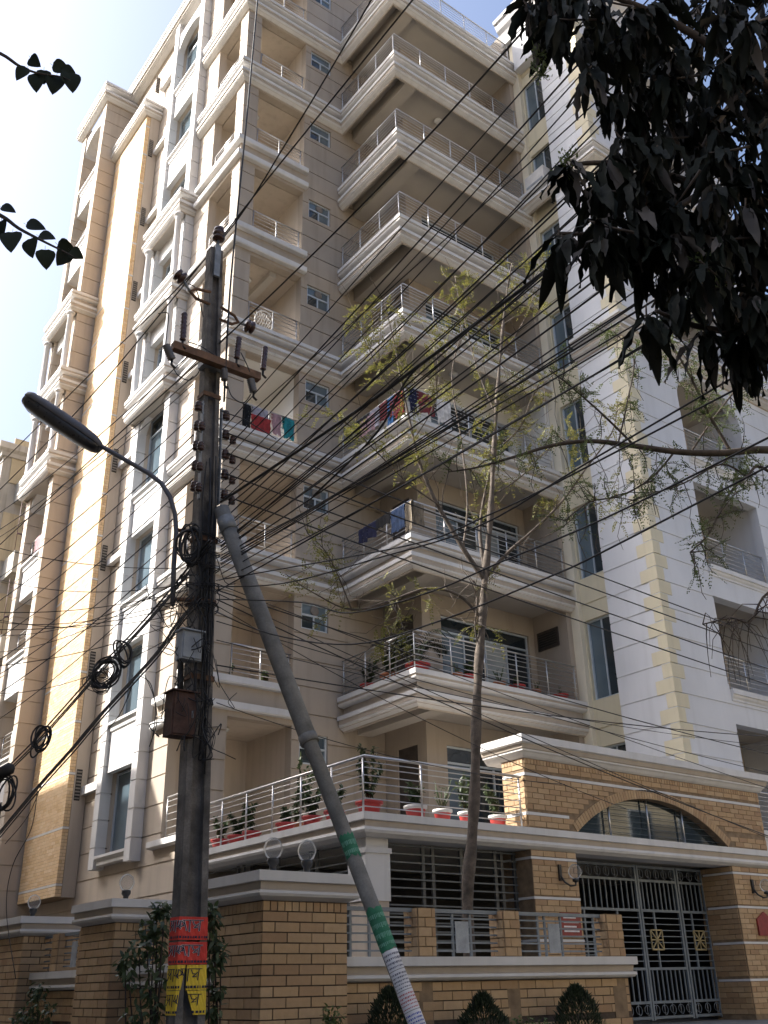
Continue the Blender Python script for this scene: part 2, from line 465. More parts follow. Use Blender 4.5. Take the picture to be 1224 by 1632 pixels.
core.box(11.15, 17.5, 18.26, 30.9, 0, 32.2); core.box(9.36, 11.15, 19.95, 30.9, 0, 32.2); core.box(9.1, 17.5, 30.9, 31.1, 0, 32.3)
core.build('core', 'beige', bld)
for k in KS:
    z = F(k)
    lg = MB(); zf = z if k >= 0 else 4.08
    lg.box(9.37, 11.14, 18.27, 19.94, z-.70, zf-.004)
    lg.build('loggia_floor', 'ceiling_paint', bld)
    white = 'inner_white' if k in (2,) else 'beige_light'
    inn = MB(); inn.box(11.131, 11.149, 18.252, 19.94, zf, z+2.34); inn.box(9.36, 11.13, 19.92, 19.948, zf, z+2.34); inn.box(9.37, 11.13, 18.27, 19.92, z+2.312, z+2.345)
    inn.build('loggia_wall', [white], bld)
    d = MB().box(9.75, 10.5, 19.88, 19.918, zf, z+2.0); d = d.build('door', 'door_dark', bld)
    MB().tube([(9.83, 19.86, z+.95), (9.83, 19.86, z+1.07)], .012, 6).build('handle', 'steel', d)
    if k == 3: MB().box(10.3, 10.5, 18.27, 19.9, z+2.16, z+2.311).build('ceiling_beam', 'ceiling_paint', bld)
    if k in (0, 3, 5, -1):
        MB().lathe((10.0, 18.9, z+2.305), [(.02, 0), (.09, -.02), (.10, -.06), (.06, -.10), (.02, -.115)], 10).build('ceiling_lamp', 'globe_glass', bld)
    window(bld, 'Y', 18.05, 11.33, 12.07, z+1.52, z+2.18, 2, z+1.52+.36, panes=['glass', 'glass_blue', 'glass_blue'])
    if k in (0, 1, 3, 4):
        MB().lathe((11.72, 18.07, z+2.02), [(.115, 0), (.125, -.015), (.10, -.03), (.03, -.03)], 14, axis=(0, 1, 0)).build('exhaust_fan', 'louvre', bld)
    if k >= 0:
        railing(bld, [(9.12+.06, 19.78), (9.18, 18.46)], z+.02, .84, 6, .7)
        railing(bld, [(9.58, 18.08), (11.11, 18.08)], z+.02, .84, 6, .75)
railing(bld, [(9.18, 19.78), (9.18, 18.46)], 4.42, .88, 6, .7)

# cornices
for k in range(0, 8):
    m = MB()
    if k in (1, 2, 3, 6, 7):
        m.sweep([(9.1, BY0-.02), (9.1, 18.0), (12.5, 18.0), (12.5, 15.33), (17.46, 15.33)], prof(F(k)), PMI)
    else:
        m.sweep([(12.5, 17.97), (12.5, 15.33), (17.46, 15.33)], prof(F(k)), PMI)
        for t, b in ((.09, -.07), (-.46, -.62)):
            q = MB().sweep([(9.1, 20.5), (9.1, 18.0), (11.22, 18.0)], [(-.05, F(k)+t), (.15, F(k)+t), (.15, F(k)+b+.03), (.13, F(k)+b), (-.05, F(k)+b)])
            q.build('ledge', 'trim', bld)
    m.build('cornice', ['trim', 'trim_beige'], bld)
    s = MB().box(12.505, 12.875, 15.335, 17.98, F(k)-.30, F(k)-.01); s.box(13.275, 17.4, 15.335, 17.98, F(k)-.56, F(k)-.01); s.build('balcony_slab', 'ceiling_paint', bld)
    b = MB().box(12.88, 13.27, 15.34, 17.985, F(k)-.74, F(k)-.02); b.build('soffit_beam', 'ceiling_paint', bld)
    if k in (2, 5):
        MB().lathe((14.6, 15.95, F(k+1)-.565), [(.02, 0), (.12, -.01), (.13, -.05), (.08, -.10), (.02, -.12)], 12).build('ceiling_lamp', 'globe_glass', bld)
    railing(bld, [(12.42, 17.93), (12.42, 15.25), (17.28, 15.25)], F(k)+.03, .86, 7, .92)
# terrace-level ledge of the side loggia
MB().sweep([(9.1, 20.15), (9.1, 18.02)], [(-.03, 4.42), (.15, 4.42), (.15, 4.30), (.12, 4.27), (-.03, 4.27)]).build('ledge', 'trim', bld)
# top parapet
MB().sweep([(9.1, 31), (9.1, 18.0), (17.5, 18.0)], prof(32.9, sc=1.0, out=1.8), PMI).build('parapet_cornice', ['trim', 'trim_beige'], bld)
MB().box(9.2, 17.5, 18.1, 31, 32.2, 32.85).build('roof', 'trim_beige', bld)

# rooms behind the balconies
for k in range(-1, 7):
    z = F(k); zf = z if k >= 0 else 4.08; zc = F(k+1)-.57
    wm = 'inner_white' if k == 2 else 'beige'
    hs = [(14.23, 17.1, zf+.0, z+1.97)]
    MB().wall('Y', 16.5, .18, 13.66, 17.35, zf, zc, hs).build('room_wall', wm, bld)
    MB().wall('X', 13.66, .18, 16.682, 17.99, zf, zc, [(16.82, 17.55, zf, z+1.98)]).build('room_wall', wm, bld)
    MB().box(17.30, 17.62, 15.365, 16.49, zf, F(k+1)-.01).build('wing_inner_wall', wm, bld)
    window(bld, 'Y', 16.56, 14.23, 17.1, zf+.02, z+1.97, 4, z+1.6, panes=['glass_blue', 'glass', 'glass_pale' if k in (0, 1) else 'glass', 'glass', 'glass'])
    dd = MB().box(13.70, 13.74, 16.82, 17.55, zf, z+1.98).build('door', 'door_dark', bld)
    MB().tube([(13.68, 16.9, z+.95), (13.68, 16.9, z+1.07)], .012, 6).build('handle', 'steel', dd)
    MB().box(13.84, 17.35, 16.68, 17.99, zf, zc).build('room_fill', 'interior_shade', bld)
# wall air-conditioner opening beside the lowest balcony
acb = MB().box(17.26, 17.30, 15.66, 16.36, F(0)+1.55, F(0)+2.02); acb = acb.build('air_conditioner_frame', 'door_dark', bld)
for i in range(6): MB().box(17.245, 17.262, 15.72, 16.30, F(0)+1.61+i*.06, F(0)+1.645+i*.06).build('louvre', 'black_metal', acb)

# ---- white wing on the right
WG = [5.20+.645*i for i in range(-1, 42)]
MB().box(17.46, 17.62, 15.1, 15.36, 4.1, 31).build('wing_pier', 'cream', bld)
HW = [(14.18, 15.06, F(k)+.07, F(k)+2.03) for k in range(-1, 7)]
MB().wall('X', 17.6, .25, 13.9, 15.1, 4.1, 31, HW, [F(k)+2.45 for k in range(-1, 7)]).build('wing_side_wall', 'cream_yellow', bld)
for k in range(-1, 7):
    window(bld, 'X', 17.68, 14.18, 15.06, F(k)+.07, F(k)+2.03, 2, panes=['glass', 'glass_blue'])
MB().wall('X', 17.3, .6, 12.81, 14.05, 3.95, 29.9, (), WG, gw=.035, gd=.02).build('wing_side_panel', 'wing_white', bld)
ops = [(19.32, 22.0, F(k)+.02, F(k)+(2.72 if k == 2 else 2.28)) for k in range(-1, 7)]
MB().wall('Y', 12.55, .26, 17.3, 24.2, 3.95, 29.9, ops, WG, gw=.035, gd=.02).build('wing_front_wall', 'wing_white', bld)
MB().box(17.31, 17.88, 14.06, 15.09, 28.4, 29.9).build('wing_top_panel', 'wing_white', bld)
cc = MB().box(17.9, 24.2, 14.3, 18.2, 3.96, 30); cc.box(17.86, 19.3, 12.82, 14.3, 3.96, 30); cc.box(22.02, 24.2, 12.82, 14.3, 3.96, 30); cc.box(19.4, 24.2, 12.6, 18.2, .9, 3.94); cc.box(17.5, 24.2, 18.2, 31, 0, 30)
cc.build('wing_core', 'wing_white', bld)
for k in range(-1, 7):
    z = F(k)
    MB().box(19.31, 22.01, 12.82, 14.29, z-.62, z-.01).build('loggia_floor', 'ceiling_paint', bld)
    MB().box(19.31, 22.01, 14.25, 14.295, z, z+2.43).build('loggia_wall', 'beige_light', bld)
    dd = MB().box(19.6, 20.9, 14.20, 14.248, z, z+2.0).build('door', 'glass', bld)
    MB().box(20.22, 20.27, 14.185, 14.205, z, z+2.0).build('door_stile', 'paint_grey', dd)
    railing(bld, [(19.36, 12.66), (21.96, 12.66)], z+.02, .84, 7, .85)
    MB().sweep([(19.33, 12.55), (21.99, 12.55)], [(-.02, z+.02), (.09, z+.02), (.09, z-.09), (.06, z-.10), (.05, z-.15), (.02, z-.19), (.02, z-.24), (-.02, z-.24)]).build('ledge', 'trim', bld)
# arch infill of one wing loggia
def arch_infill(mb, axis, pos, th, a0, a1, zs, zt, ztop, n=16):
    """solid between a half-ellipse (springing zs, crown zt) and ztop"""
    for i in range(n):
        t0 = math.pi*i/n; t1 = math.pi*(i+1)/n
        c, h = (a0+a1)/2, (a1-a0)/2
        b0, b1 = c-h*math.cos(t0), c-h*math.cos(t1)
        y0, y1 = zs+(zt-zs)*math.sin(t0), zs+(zt-zs)*math.sin(t1)
        pts = [(b0, y0), (b1, y1), (b1, ztop), (b0, ztop)]
        vs = []
        for p in (pos, pos+th):
            for b, zz in pts: vs.append((p, b, zz) if axis == 'X' else (b, p, zz))
        mb.add(vs, [(0, 1, 2, 3), (7, 6, 5, 4), (0, 4, 5, 1), (2, 6, 7, 3)])
m = MB(); arch_infill(m, 'Y', 12.552, .25, 19.32, 22.0, F(2)+1.75, F(2)+2.68, F(2)+2.72)
m.build('loggia_arch', 'wing_white', bld)
for zt, pth in ((16.95, [(17.3, 14.04), (17.3, 12.55), (24.2, 12.55)]), (22.9, [(17.3, 15.3), (17.3, 12.55), (24.2, 12.55)])):
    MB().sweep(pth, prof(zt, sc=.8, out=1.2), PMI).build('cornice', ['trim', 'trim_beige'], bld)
MB().sweep([(17.3, 15.5), (17.3, 12.55), (24.2, 12.55)], [(-.3, 30.9), (.34, 30.9), (.34, 30.74), (.28, 30.72), (.26, 30.62), (.20, 30.48), (.10, 30.36), (.04, 30.2), (.02, 29.9), (-.3, 29.9)]).build('parapet_cornice', 'trim', bld)
MB().box(17.4, 24.2, 12.7, 31, 29.9, 30.7).build('roof', 'trim_beige', bld)
# quoins at the wing corner
qm = []
for a, b in ((.46, .24), (.24, .42)):
    q = MB().box(-.012, .02, 0, a, .012, .322-.012); q.box(.02, b, -.012, .02, .012, .322-.012); q.box(-.012, .02, -.012, 0, .012, .31)
    o = q.build('quoin', 'cream_yellow'); qm.append(o.data); COL.objects.unlink(o); bpy.data.objects.remove(o)
for i in range(75):
    z = 5.20+i*.3225
    if z > 29.5 or 16.2 < z < 16.9 or 22.2 < z < 22.85: continue
    inst('quoin', qm[i % 2], bld, (17.3, 12.55, z))

# ---- bays on the lane side
def gbox(mb, x0, x1, y0, y1, z0, z1, gr, gd=.025, gw=.03, mi=0):
    zs = [z0]+[g for g in gr if z0+.08 < g < z1-.08]+[z1]
    for a, b in zip(zs[:-1], zs[1:]):
        lo = a+(gw/2 if a != z0 else 0); hi = b-(gw/2 if b != z1 else 0)
        mb.box(x0, x1, y0, y1, lo, hi, mi)
        if b != z1: mb.box(x0+gd, x1, y0+gd, y1-gd, hi, hi+gw, mi)
def column(parent, x, y, z0, z1, r=.1):
    h = z1-z0
    p = [(r*1.5, 0), (r*1.5, .05), (r*1.2, .06), (r*1.25, .10), (r, .13), (r*1.02, h*.35), (r*.85, h-.18), (r*1.0, h-.16), (r*.9, h-.14), (r*1.15, h-.08), (r*1.5, h-.06), (r*1.5, h)]
    MB().lathe((x, y, z0), p, 14).build('column', 'trim', parent)
def bay(parent, Xf, Xw, y0, y1, pil, z0, ztop, side, front, win_x, rail=False, infill='trim'):
    for a, b in ((y0, y0+pil), (y1-pil, y1)):
        m = MB(); gbox(m, Xf, Xw-.002, a, b, z0, ztop, G61); m.build('pilaster', side if not front else front, parent)
    a0, a1 = y0+pil, y1-pil
    for k in KS:
        z = F(k); arch = k in (2, 7); col = k in (3, 4)
        wt = z+(2.0 if arch else 1.85)
        p = MB(); zt = F(k+1)-.24
        if arch:
            arch_infill(p, 'X', Xf+.05, Xw-Xf-.06, a0, a1, z+1.85, z+2.45, zt, 18)
        else:
            p.box(Xf+.10, Xw-.01, a0, a1, wt, zt)
        p.build('spandrel', infill, parent)
        if k == -1: MB().sweep([(Xf+.1, a1), (Xf+.1, a0)], [(o, 4.40+h) for o, h in SMALL]).build('sill', 'trim', parent)
        if not (k+1) in (3, 4, 5) and k < 7:
            MB().sweep([(Xf+.1, a1), (Xf+.1, a0)], [(o, F(k+1)-.02+h) for o, h in SMALL]).build('sill', 'trim', parent)
        if rail:
            railing(parent, [(Xf+.25, a1-.02), (Xf+.25, a0+.02)], z, .8, 5, .9)
            MB().box(win_x, win_x+.03, a0+.0, a1, z-.02, z+2.5).build('recess_wall', 'beige_light', parent)
            d_ = MB().box(win_x-.03, win_x-.002, a0+.5, a1-.5, z, z+1.95).build('door', 'door_dark', parent)
        else:
            zz = 4.43 if k == -1 else z
            window(parent, 'X', win_x, a0, a1, zz, z+(2.44 if arch else 1.86), 2, z+1.9 if arch else None, panes=['glass_pale', 'glass_blue', 'glass'])
    for k in (3, 4, 5):
        pth = [(Xw, y1), (Xf-.16, y1), (Xf-.16, y0), (Xw, y0)]
        MB().sweep(pth, prof(F(k), out=.75), PMI).build('cornice', ['trim', 'trim_beige'], parent)
        MB().box(Xf-.14, Xw-.004, y0+.02, y1-.02, F(k)-.70, F(k)-.05).build('balconette_slab', 'ceiling_paint', parent)
    for k in (3, 4):
        for y in (y0+.13, y1-.13): column(parent, Xf-.16, y, F(k)+.03, F(k+1)-.75)
bay(bld, BXF, 9.1, BY0, BY1, .3, 4.12, 32.2, 'trim', 'trim', 9.20)
MB().box(8.95, 9.09, 23.02, 24.28, 6.0, 6.2).build('ledge', 'trim', bld)
# brick-faced pier
bp = thing('brick_pier', 'tall buff brick pier with white cap rising up the lane side of the beige building', 'pier', (8.6, 25.6, 3.65))
bm = MB().box(8.615, 9.09, 24.3, 26.95, 3.65, 29.0); bm.build('pier_core', 'mortar_pale', bp)
MB().box(8.76, 9.085, 24.275, 24.298, 3.65, 29.0).build('pier_side', 'beige_light', bp)
zl = [3.92+1.295*i for i in range(20)]
br = Bricks(bp, 0, True)
zz = 3.66
for z_ in zl+[29.0]:
    br.lay('X', 8.615, 24.3, 26.94, zz, z_-.03, .0785, .26, .008, .012)
    br.lay('Y', 24.3, 8.60, 8.755, zz, z_-.03, .0785, .16, .008, .012)
    if z_ < 28.9:
        MB().sweep([(8.613, 26.94), (8.613, 24.298), (8.757, 24.298)], [(-.004, z_+.028), (.016, z_+.028), (.016, z_-.022), (-.004, z_-.022)]).build('string_course', 'trim', bp)
    zz = z_+.034
br.done()
MB().sweep([(9.09, 26.96), (8.6, 26.96), (8.6, 24.28), (9.09, 24.28)], prof(29.55, sc=.75, out=1.0), PMI).build('pier_cap', ['trim', 'trim_beige'], bp)
for k in KS:
    lv = MB().box(8.79, 8.93, 24.255, 24.276, F(k)+1.45, F(k)+2.2).build('louvre_grille', 'interior_shade', bp)
    for i in range(9): MB().box(8.79, 8.93, 24.235, 24.256, F(k)+1.48+i*.08, F(k)+1.515+i*.08).build('louvre', 'louvre', lv)
    if k > -1: MB().box(8.95, 9.09, 23.02, 24.25, F(k)+1.6, F(k)+1.78).build('ledge', 'trim', bld)
# far stair tower
bay(bld, 8.0, 9.1, 27.0, 29.4, .36, 0, 32.0, 'beige_light', None, 8.75, True)
MB().sweep([(9.1, 29.42), (8.0, 29.42), (8.0, 26.98), (9.1, 26.98)], prof(32.5, out=1.1), PMI).build('tower_cap', ['trim', 'trim_beige'], bld)

# ------------------------------------------------------------------ porch slab with terrace, part of the building
CZ = 3.98
can = MB().sweep([(9.1, 17.98), (9.02, 17.9), (9.02, 12.40), (20.6, 12.40)], [(-.4, CZ), (.13, CZ), (.13, CZ-.11), (.09, CZ-.12), (.08, CZ-.20), (.10, CZ-.21), (.11, CZ-.25), (.09, CZ-.29), (.05, CZ-.31), (0, CZ-.34), (-.4, CZ-.34)], [0, 0, 0, 1, 1, 0, 0, 0, 0, 0, 0])
can.build('porch_cornice', ['trim', 'trim_beige'], bld)
MB().box(9.38, 20.5, 12.76, 17.99, CZ-.30, CZ-.02).build('porch_slab', 'ceiling_paint', bld)
railing(bld, [(9.02, 17.9), (9.02, 12.42), (12.36, 12.42)], CZ, .86, 7, .98, .026)
pc = MB(); pc.box(9.08, 9.50, 12.5, 12.92, .9, 2.75); pc.build('porch_post', 'beige_light', bld)
pc = MB().box(9.06, 9.52, 12.48, 12.94, 2.75, 3.42); pc.box(9.04, 9.54, 12.46, 12.96, 3.42, 3.50); pc.box(9.08, 9.50, 12.5, 12.92, 3.50, 3.66); pc.build('porch_post_head', 'trim', bld)
MB().box(9.5, 19.35, 16.6, 16.7, .9, 3.66).build('garage_shade_back', 'interior_shade', bld)  # dark backdrop, the deep porch shade is painted into its colour
MB().box(19.3, 19.34, 13.25, 16.6, .9, 3.66).build('garage_shade_side', 'interior_shade', bld)
def grille(axis, pos, a0, a1, z0, z1, n, posts, nm='window_grille'):
    g = MB()
    for a in posts:
        if axis == 'Y': g.box(a-.03, a+.03, pos-.02, pos+.02, z0, z1)
        else: g.box(pos-.02, pos+.02, a-.03, a+.03, z0, z1)
    o = g.build(nm, 'grille_dark', bld)
    for i in range(n):
        z = z0+.03+(z1-z0-.06)*i/(n-1)
        b = MB()
        if axis == 'Y': b.box(a0, a1, pos-.035, pos-.021, z-.011, z+.011)
        else: b.box(pos-.035, pos-.021, a0, a1, z-.011, z+.011)
        b.build('bar', 'bar_grey', o)
grille('Y', 12.72, 9.54, 12.38, .95, 3.62, 22, (9.62, 10.35, 10.55, 11.15, 11.32, 11.9, 12.05, 12.34))
grille('X', 9.2, 12.98, 17.9, .95, 3.62, 22, (13.1, 14.0, 14.2, 15.2, 15.4, 16.4, 16.6, 17.8))

# ------------------------------------------------------------------ brick entrance portal
por = thing('entrance_portal', 'buff brick gate portal with segmental arched opening and white moulded cap', 'gateway', (15.9, 12.7, .9))
PX0, PX1, PY = 12.41, 19.35, 12.36
AX0, AX1, AZ0, AZ1 = 13.60, 18.0, 3.99, 4.74
ac, ah = (AX0+AX1)/2, (AX1-AX0)/2
ARad = (ah*ah+(AZ1-AZ0)**2)/(2*(AZ1-AZ0)); AZc = AZ1-ARad
def arch_z(x): return AZc+math.sqrt(max(0, ARad**2-(x-ac)**2))
pb = MB()
n = 36
xs = [PX0, AX0]+[AX0+(AX1-AX0)*i/n for i in range(1, n)]+[AX1, PX1]
for a, b in zip(xs[:-1], xs[1:]):
    za = arch_z(a) if AX0 <= a <= AX1 and not (a == PX0) else CZ; zb = arch_z(b) if AX0 <= b <= AX1 else CZ
    if a == PX0: za = zb = CZ+.001
    if b == PX1: za = zb = CZ+.001
    vs = [(a, PY, za), (b, PY, zb), (b, PY, 5.17), (a, PY, 5.17), (a, PY+.55, za), (b, PY+.55, zb), (b, PY+.55, 5.17), (a, PY+.55, 5.17)]
    pb.add(vs, [(0, 1, 2, 3), (7, 6, 5, 4), (0, 4, 5, 1), (2, 6, 7, 3), (0, 3, 7, 4), (1, 5, 6, 2)])
pb.build('portal_wall', 'mortar_pale', por)
pp = MB().box(PX0, 13.5, PY, PY+.7, .9, CZ-.345); pp.build('portal_pillar', 'mortar_pale', por)
pp = MB().box(18.0, PX1, PY, PY+.85, .9, CZ-.345); pp.build('portal_pillar', 'mortar_pale', por)
pbk = Bricks(por, 300)
def skip_arch(c, z, a0, a1, z0, z1):
    r_ = math.hypot(c-ac, z-AZc)
    if r_ < ARad+.19 and AX0-.25 < c < AX1+.25: return True
    return 4.92 < z1 and z0 < 4.86 + .0 and 4.86 < z < 4.92 or (4.19 < z < 4.255)
for a0, a1, z0, z1, sol in ((PX0, PX1, 4.925, 5.165, True), (PX0, PX1, 4.255, 4.865, False), (PX0, PX1, CZ+.01, 4.205, False)):
    pbk.lay('Y', PY, a0, a1, z0, z1, .094, .285, skip=lambda c, z, p, q, r, t: (math.hypot(max(p, min(q, ac))-ac if p <= ac <= q else min(abs(p-ac), abs(q-ac)), r-AZc) < ARad+.17 and AX0-.3 < c < AX1+.3 and False) or (math.hypot(c-ac, z-AZc) < ARad+.2 and AX0-.28 < c < AX1+.28), prio=2, soldier=sol)
    pbk.lay('X', PX0, PY+.012, PY+.55, z0, z1, .094, .285, prio=1, soldier=sol)
for x0, x1 in ((PX0, 13.5), (18.0, PX1)):
    for z0, z1 in ((3.53, CZ-.35), (2.90, 3.485), (2.25, 2.855), (1.6, 2.205), (.95, 1.555)):
        pbk.lay('Y', PY, x0, x1, z0, z1, .094, .285, prio=1.5 if z0 > 1 else 1)
        if x0 > 15: pbk.lay('X', x0, PY+.012, PY+.85, z0, z1, .094, .285, prio=0)
pbk.done()
for z in (3.507, 2.878, 2.228, 1.578):
    for x0, x1 in ((PX0, 13.5), (18.0, PX1)):
        MB().sweep([(x0, PY+.7), (x0, PY), (x1, PY)], [(-.01, z+.02), (.016, z+.02), (.016, z-.02), (-.01, z-.02)]).build('string_course', 'trim', por)
for z, x1 in ((4.895, PX1), (4.23, 13.42)):
    MB().sweep([(PX0, PY+.54), (PX0, PY), (x1, PY)], [(-.01, z+.025), (.016, z+.025), (.016, z-.025), (-.01, z-.025)]).build('string_course', 'trim', por)
na = 62
t0 = math.asin(-ah/ARad); t1 = -t0
for i in range(na):                                   # voussoirs
    a = t0+(t1-t0)*(i+.06)/na; b = t0+(t1-t0)*(i+.94)/na
    vs = []
    for p in (PY-.016, PY+.02):
        for ang, rr in ((a, ARad), (b, ARad), (b, ARad+.165), (a, ARad+.165)): vs.append((ac+rr*math.sin(ang), p, AZc+rr*math.cos(ang)))
    MB().add(vs, [(0, 1, 2, 3), (7, 6, 5, 4), (0, 4, 5, 1), (1, 5, 6, 2), (2, 6, 7, 3), (3, 7, 4, 0)]).build('brick', 'brick', por)
MB().sweep([(PX0, PY+.9), (PX0, PY), (PX1, PY), (PX1, PY+.9)], [(-.5, 5.53), (.22, 5.53), (.22, 5.40), (.17, 5.38), (.15, 5.31), (.13, 5.30), (.13, 5.27), (.10, 5.25), (.06, 5.20), (.02, 5.17), (-.5, 5.17)], [0, 0, 0, 1, 1, 0, 0, 0, 0, 0, 0]).build('cap', ['trim', 'trim_beige'], por)
rec = MB()
for i in range(n):
    a = AX0+(AX1-AX0)*i/n; b = AX0+(AX1-AX0)*(i+1)/n
    rec.add([(a, PY+.17, CZ), (b, PY+.17, CZ), (b, PY+.17, arch_z(b)), (a, PY+.17, arch_z(a))], [(0, 1, 2, 3)])
rec.build('arch_recess', 'glass', por)
fo = MB().tube([(15.7, PY+.09, CZ), (15.7, PY+.09, arch_z(15.7))], .02, 6).build('arch_railing', 'steel', por)
for x in (14.6, 16.75): MB().tube([(x, PY+.09, CZ), (x, PY+.09, arch_z(x))], .02, 6).build('post', 'steel', fo)
for i in range(6):
    z = CZ+.1+i*.11
    if z > AZ1: break
    hw = math.sqrt(max(0, ARad**2-(z-AZc)**2))
    MB().tube([(ac-hw, PY+.09, z), (ac+hw, PY+.09, z)], .005, 5).build('rod', 'bar_grey', fo)

def wall_lamp(x, z, lab):
    t = thing('wall_lamp', lab, 'lamp', (x, PY-.012, z))
    y = PY-.014
    MB().box(x-.09, x-.03, y-.035, y, z-.12, z+.14).build('back_plate', 'black_metal', t)
    MB().tube([(x-.06, y-.03, z-.05), (x-.04, y-.09, z-.15), (x+.02, y-.16, z-.21), (x+.10, y-.20, z-.20), (x+.11, y-.2, z-.15)], .016, 7).build('arm', 'black_metal', t)
    MB().lathe((x+.11, y-.2, z-.15), [(.03, 0), (.055, .01), (.055, .05), (.03, .06)], 10).build('lamp_holder', 'black_metal', t)
    MB().lathe((x+.11, y-.2, z-.10), [(.04, 0), (.085, .03), (.115, .09), (.115, .14), (.085, .20), (.04, .235), (.005, .24)], 16).build('globe', 'globe_clear', t)
wall_lamp(13.1, 3.28, 'black wall lamp with clear globe on the brick pillar between window grille and gate')
wall_lamp(18.62, 3.26, 'black wall lamp with clear globe on the brick pillar above the red plaque')
pq = MB(); pl = [(18.5, 2.36), (19.0, 2.36), (19.0, 2.66), (18.75, 2.80), (18.5, 2.66)]
pq.add([(x, PY-.05, z) for x, z in pl]+[(x, PY-.016, z) for x, z in pl], [(0, 1, 2, 3, 4), (9, 8, 7, 6, 5)]+[(i, (i+1) % 5, (i+1) % 5+5, i+5) for i in range(5)])
tag(pq.build('name_plaque', 'plaque_red'), 'dark red house-shaped plaque on the brick pillar right of the gate', 'plaque')
rs = MB().box(12.95, 13.42, PY-.045, PY-.016, 2.30, 2.66)
rs = tag(rs.build('notice_board', 'plaque_red'), 'small red notice board on the brick pillar left of the gate', 'sign')
for i in range(4): MB().box(13.0, 13.36-.06*(i % 2), PY-.049, PY-.0455, 2.36+i*.07, 2.385+i*.07).build('text_line', 'paper_white', rs)

# ------------------------------------------------------------------ steel gate
gt = thing('steel_gate', 'grey painted double steel gate with vertical bars and gilt star panels', 'gate', (16, 13.12, .93))
GY = 13.12
def leaf(x0, x1, nb, cols, stars):
    f = MB()
    zb = (.97, 1.22, 1.78, 2.79, 3.33, 3.58)
    for z in zb: f.box(x0, x1, GY-.02, GY+.02, z, z+.045)
    for x in (x0, x1-.05): f.box(x, x+.05, GY-.021, GY+.021, .95, 3.63)
    o = f.build('gate_leaf', 'paint_grey', gt)
    for lo, hi in ((1.265, 1.78), (2.835, 3.33)):
        for i in range(1, nb):
            x = x0+(x1-x0)*i/nb
            MB().box(x-.011, x+.011, GY-.012, GY+.012, lo, hi).build('bar', 'paint_grey', o)
    for x in cols: MB().box(x-.02, x+.02, GY-.015, GY+.015, 1.825, 2.79).build('bar', 'paint_grey', o)
    for i in range(1, 9):
        z = 1.825+.965*i/9
        MB().box(x0+.05, x1-.05, GY-.008, GY+.008, z-.008, z+.008).build('bar', 'paint_grey', o)
    for lo in (1.02, 3.38):
        ns = max(3, int((x1-x0)/.22))
        for i in range(ns):
            cx = x0+(x1-x0)*(i+.5)/ns
            pts = [(cx+.09*math.cos(t)*(1-.35*t/6), GY, lo+.10+.085*math.sin(t)*(1-.35*t/6)) for t in [q*.5 for q in range(-3, 11)]]
            MB().tube(pts, .008, 4).build('scroll', 'paint_grey', o)
            MB().tube([(cx, GY, lo), (cx, GY, lo+.2)], .009, 4).build('spear', 'galv', o)
    for sx in stars:
        s = MB(); h = .17; zc = 2.30; y = GY-.03
        for a, b in (((-h, -h), (h, -h)), ((h, -h), (h, h)), ((h, h), (-h, h)), ((-h, h), (-h, -h)), ((-h, 0), (h, 0)), ((0, -h), (0, h)), ((-h, -h), (h, h)), ((-h, h), (h, -h))):
            s.bar((sx+a[0], y, zc+a[1]), (sx+b[0], y, zc+b[1]), .02, .022)
        s.build('star_panel', 'gilt', o)
leaf(13.55, 15.95, 16, (14.4, 15.3), (14.9,))
leaf(15.97, 17.15, 9, (16.35,), (16.32,))
leaf(17.18, 18.02, 6, (17.5,), (17.62,))

# ------------------------------------------------------------------ boundary wall on the two streets
bw = thing('boundary_wall', 'low buff brick boundary wall with capped pillars, white ledge and grey rail fence', 'wall', (5.7, 9.4, 0))
CAP = [(-.3, 2.65), (.12, 2.65), (.12, 2.555), (.085, 2.55), (.08, 2.48), (.10, 2.47), (.105, 2.445), (.09, 2.42), (.05, 2.405), (0, 2.385), (-.3, 2.385)]
CMI = [0, 0, 0, 1, 1, 0, 0, 0, 0, 0, 0]
LED = [(-.1, 1.885), (.10, 1.885), (.10, 1.795), (.06, 1.79), (.05, 1.72), (.08, 1.71), (.085, 1.68), (.06, 1.655), (0, 1.645), (-.1, 1.645)]
LMI = [0, 0, 0, 1, 1, 0, 0, 0, 0, 0]
bb = Bricks(bw, 300)
def pillar(x0, x1, y0, y1, pr):
    MB().box(x0, x1, y0, y1, 0, 2.39).build('pillar', 'mortar', bw)
    bb.lay('Y', y0, x0-.01, x1, 1.25, 2.38, .0945, .285, soldier=True, prio=pr)
    bb.lay('X', x0, y0, y1, 1.25, 2.38, .0945, .285, soldier=True, prio=pr-.2)
    bb.lay('Y', y0, x0-.01, x1, 0, 1.25, .0945, .285); bb.lay('X', x0, y0, y1, 0, 1.25, .0945, .285)
    xm = (x0+x1)/2
    MB().sweep([(xm, y1), (x0, y1), (x0, y0), (x1, y0), (x1, y1), (xm, y1)], CAP, CMI).build('pillar_cap', ['trim', 'trim_beige'], bw)
    MB().box(x0+.05, x1-.05, y0+.05, y1-.05, 2.5, 2.652).build('pillar_top', 'trim', bw)
pillar(5.21, 6.2, 8.88, 9.8, 5)
pillar(5.21, 6.1, 12.45, 13.55, 3)
pillar(5.21, 6.1, 15.8, 17.0, 2)
pillar(5.21, 6.1, 19.2, 20.3, 1)
WY = 9.13
MB().box(6.2, 10.72, WY, WY+.22, 0, 1.65).build('panel', 'mortar', bw)
bb.lay('Y', WY, 6.21, 10.70, 1.2, 1.64, .0945, .285, prio=4); bb.lay('Y', WY, 6.21, 10.7, 0, 1.2, .0945, .285)
MB().sweep([(6.2, WY), (10.72, WY), (10.72, WY+.22)], LED, LMI).build('ledge', ['trim', 'trim_beige'], bw)
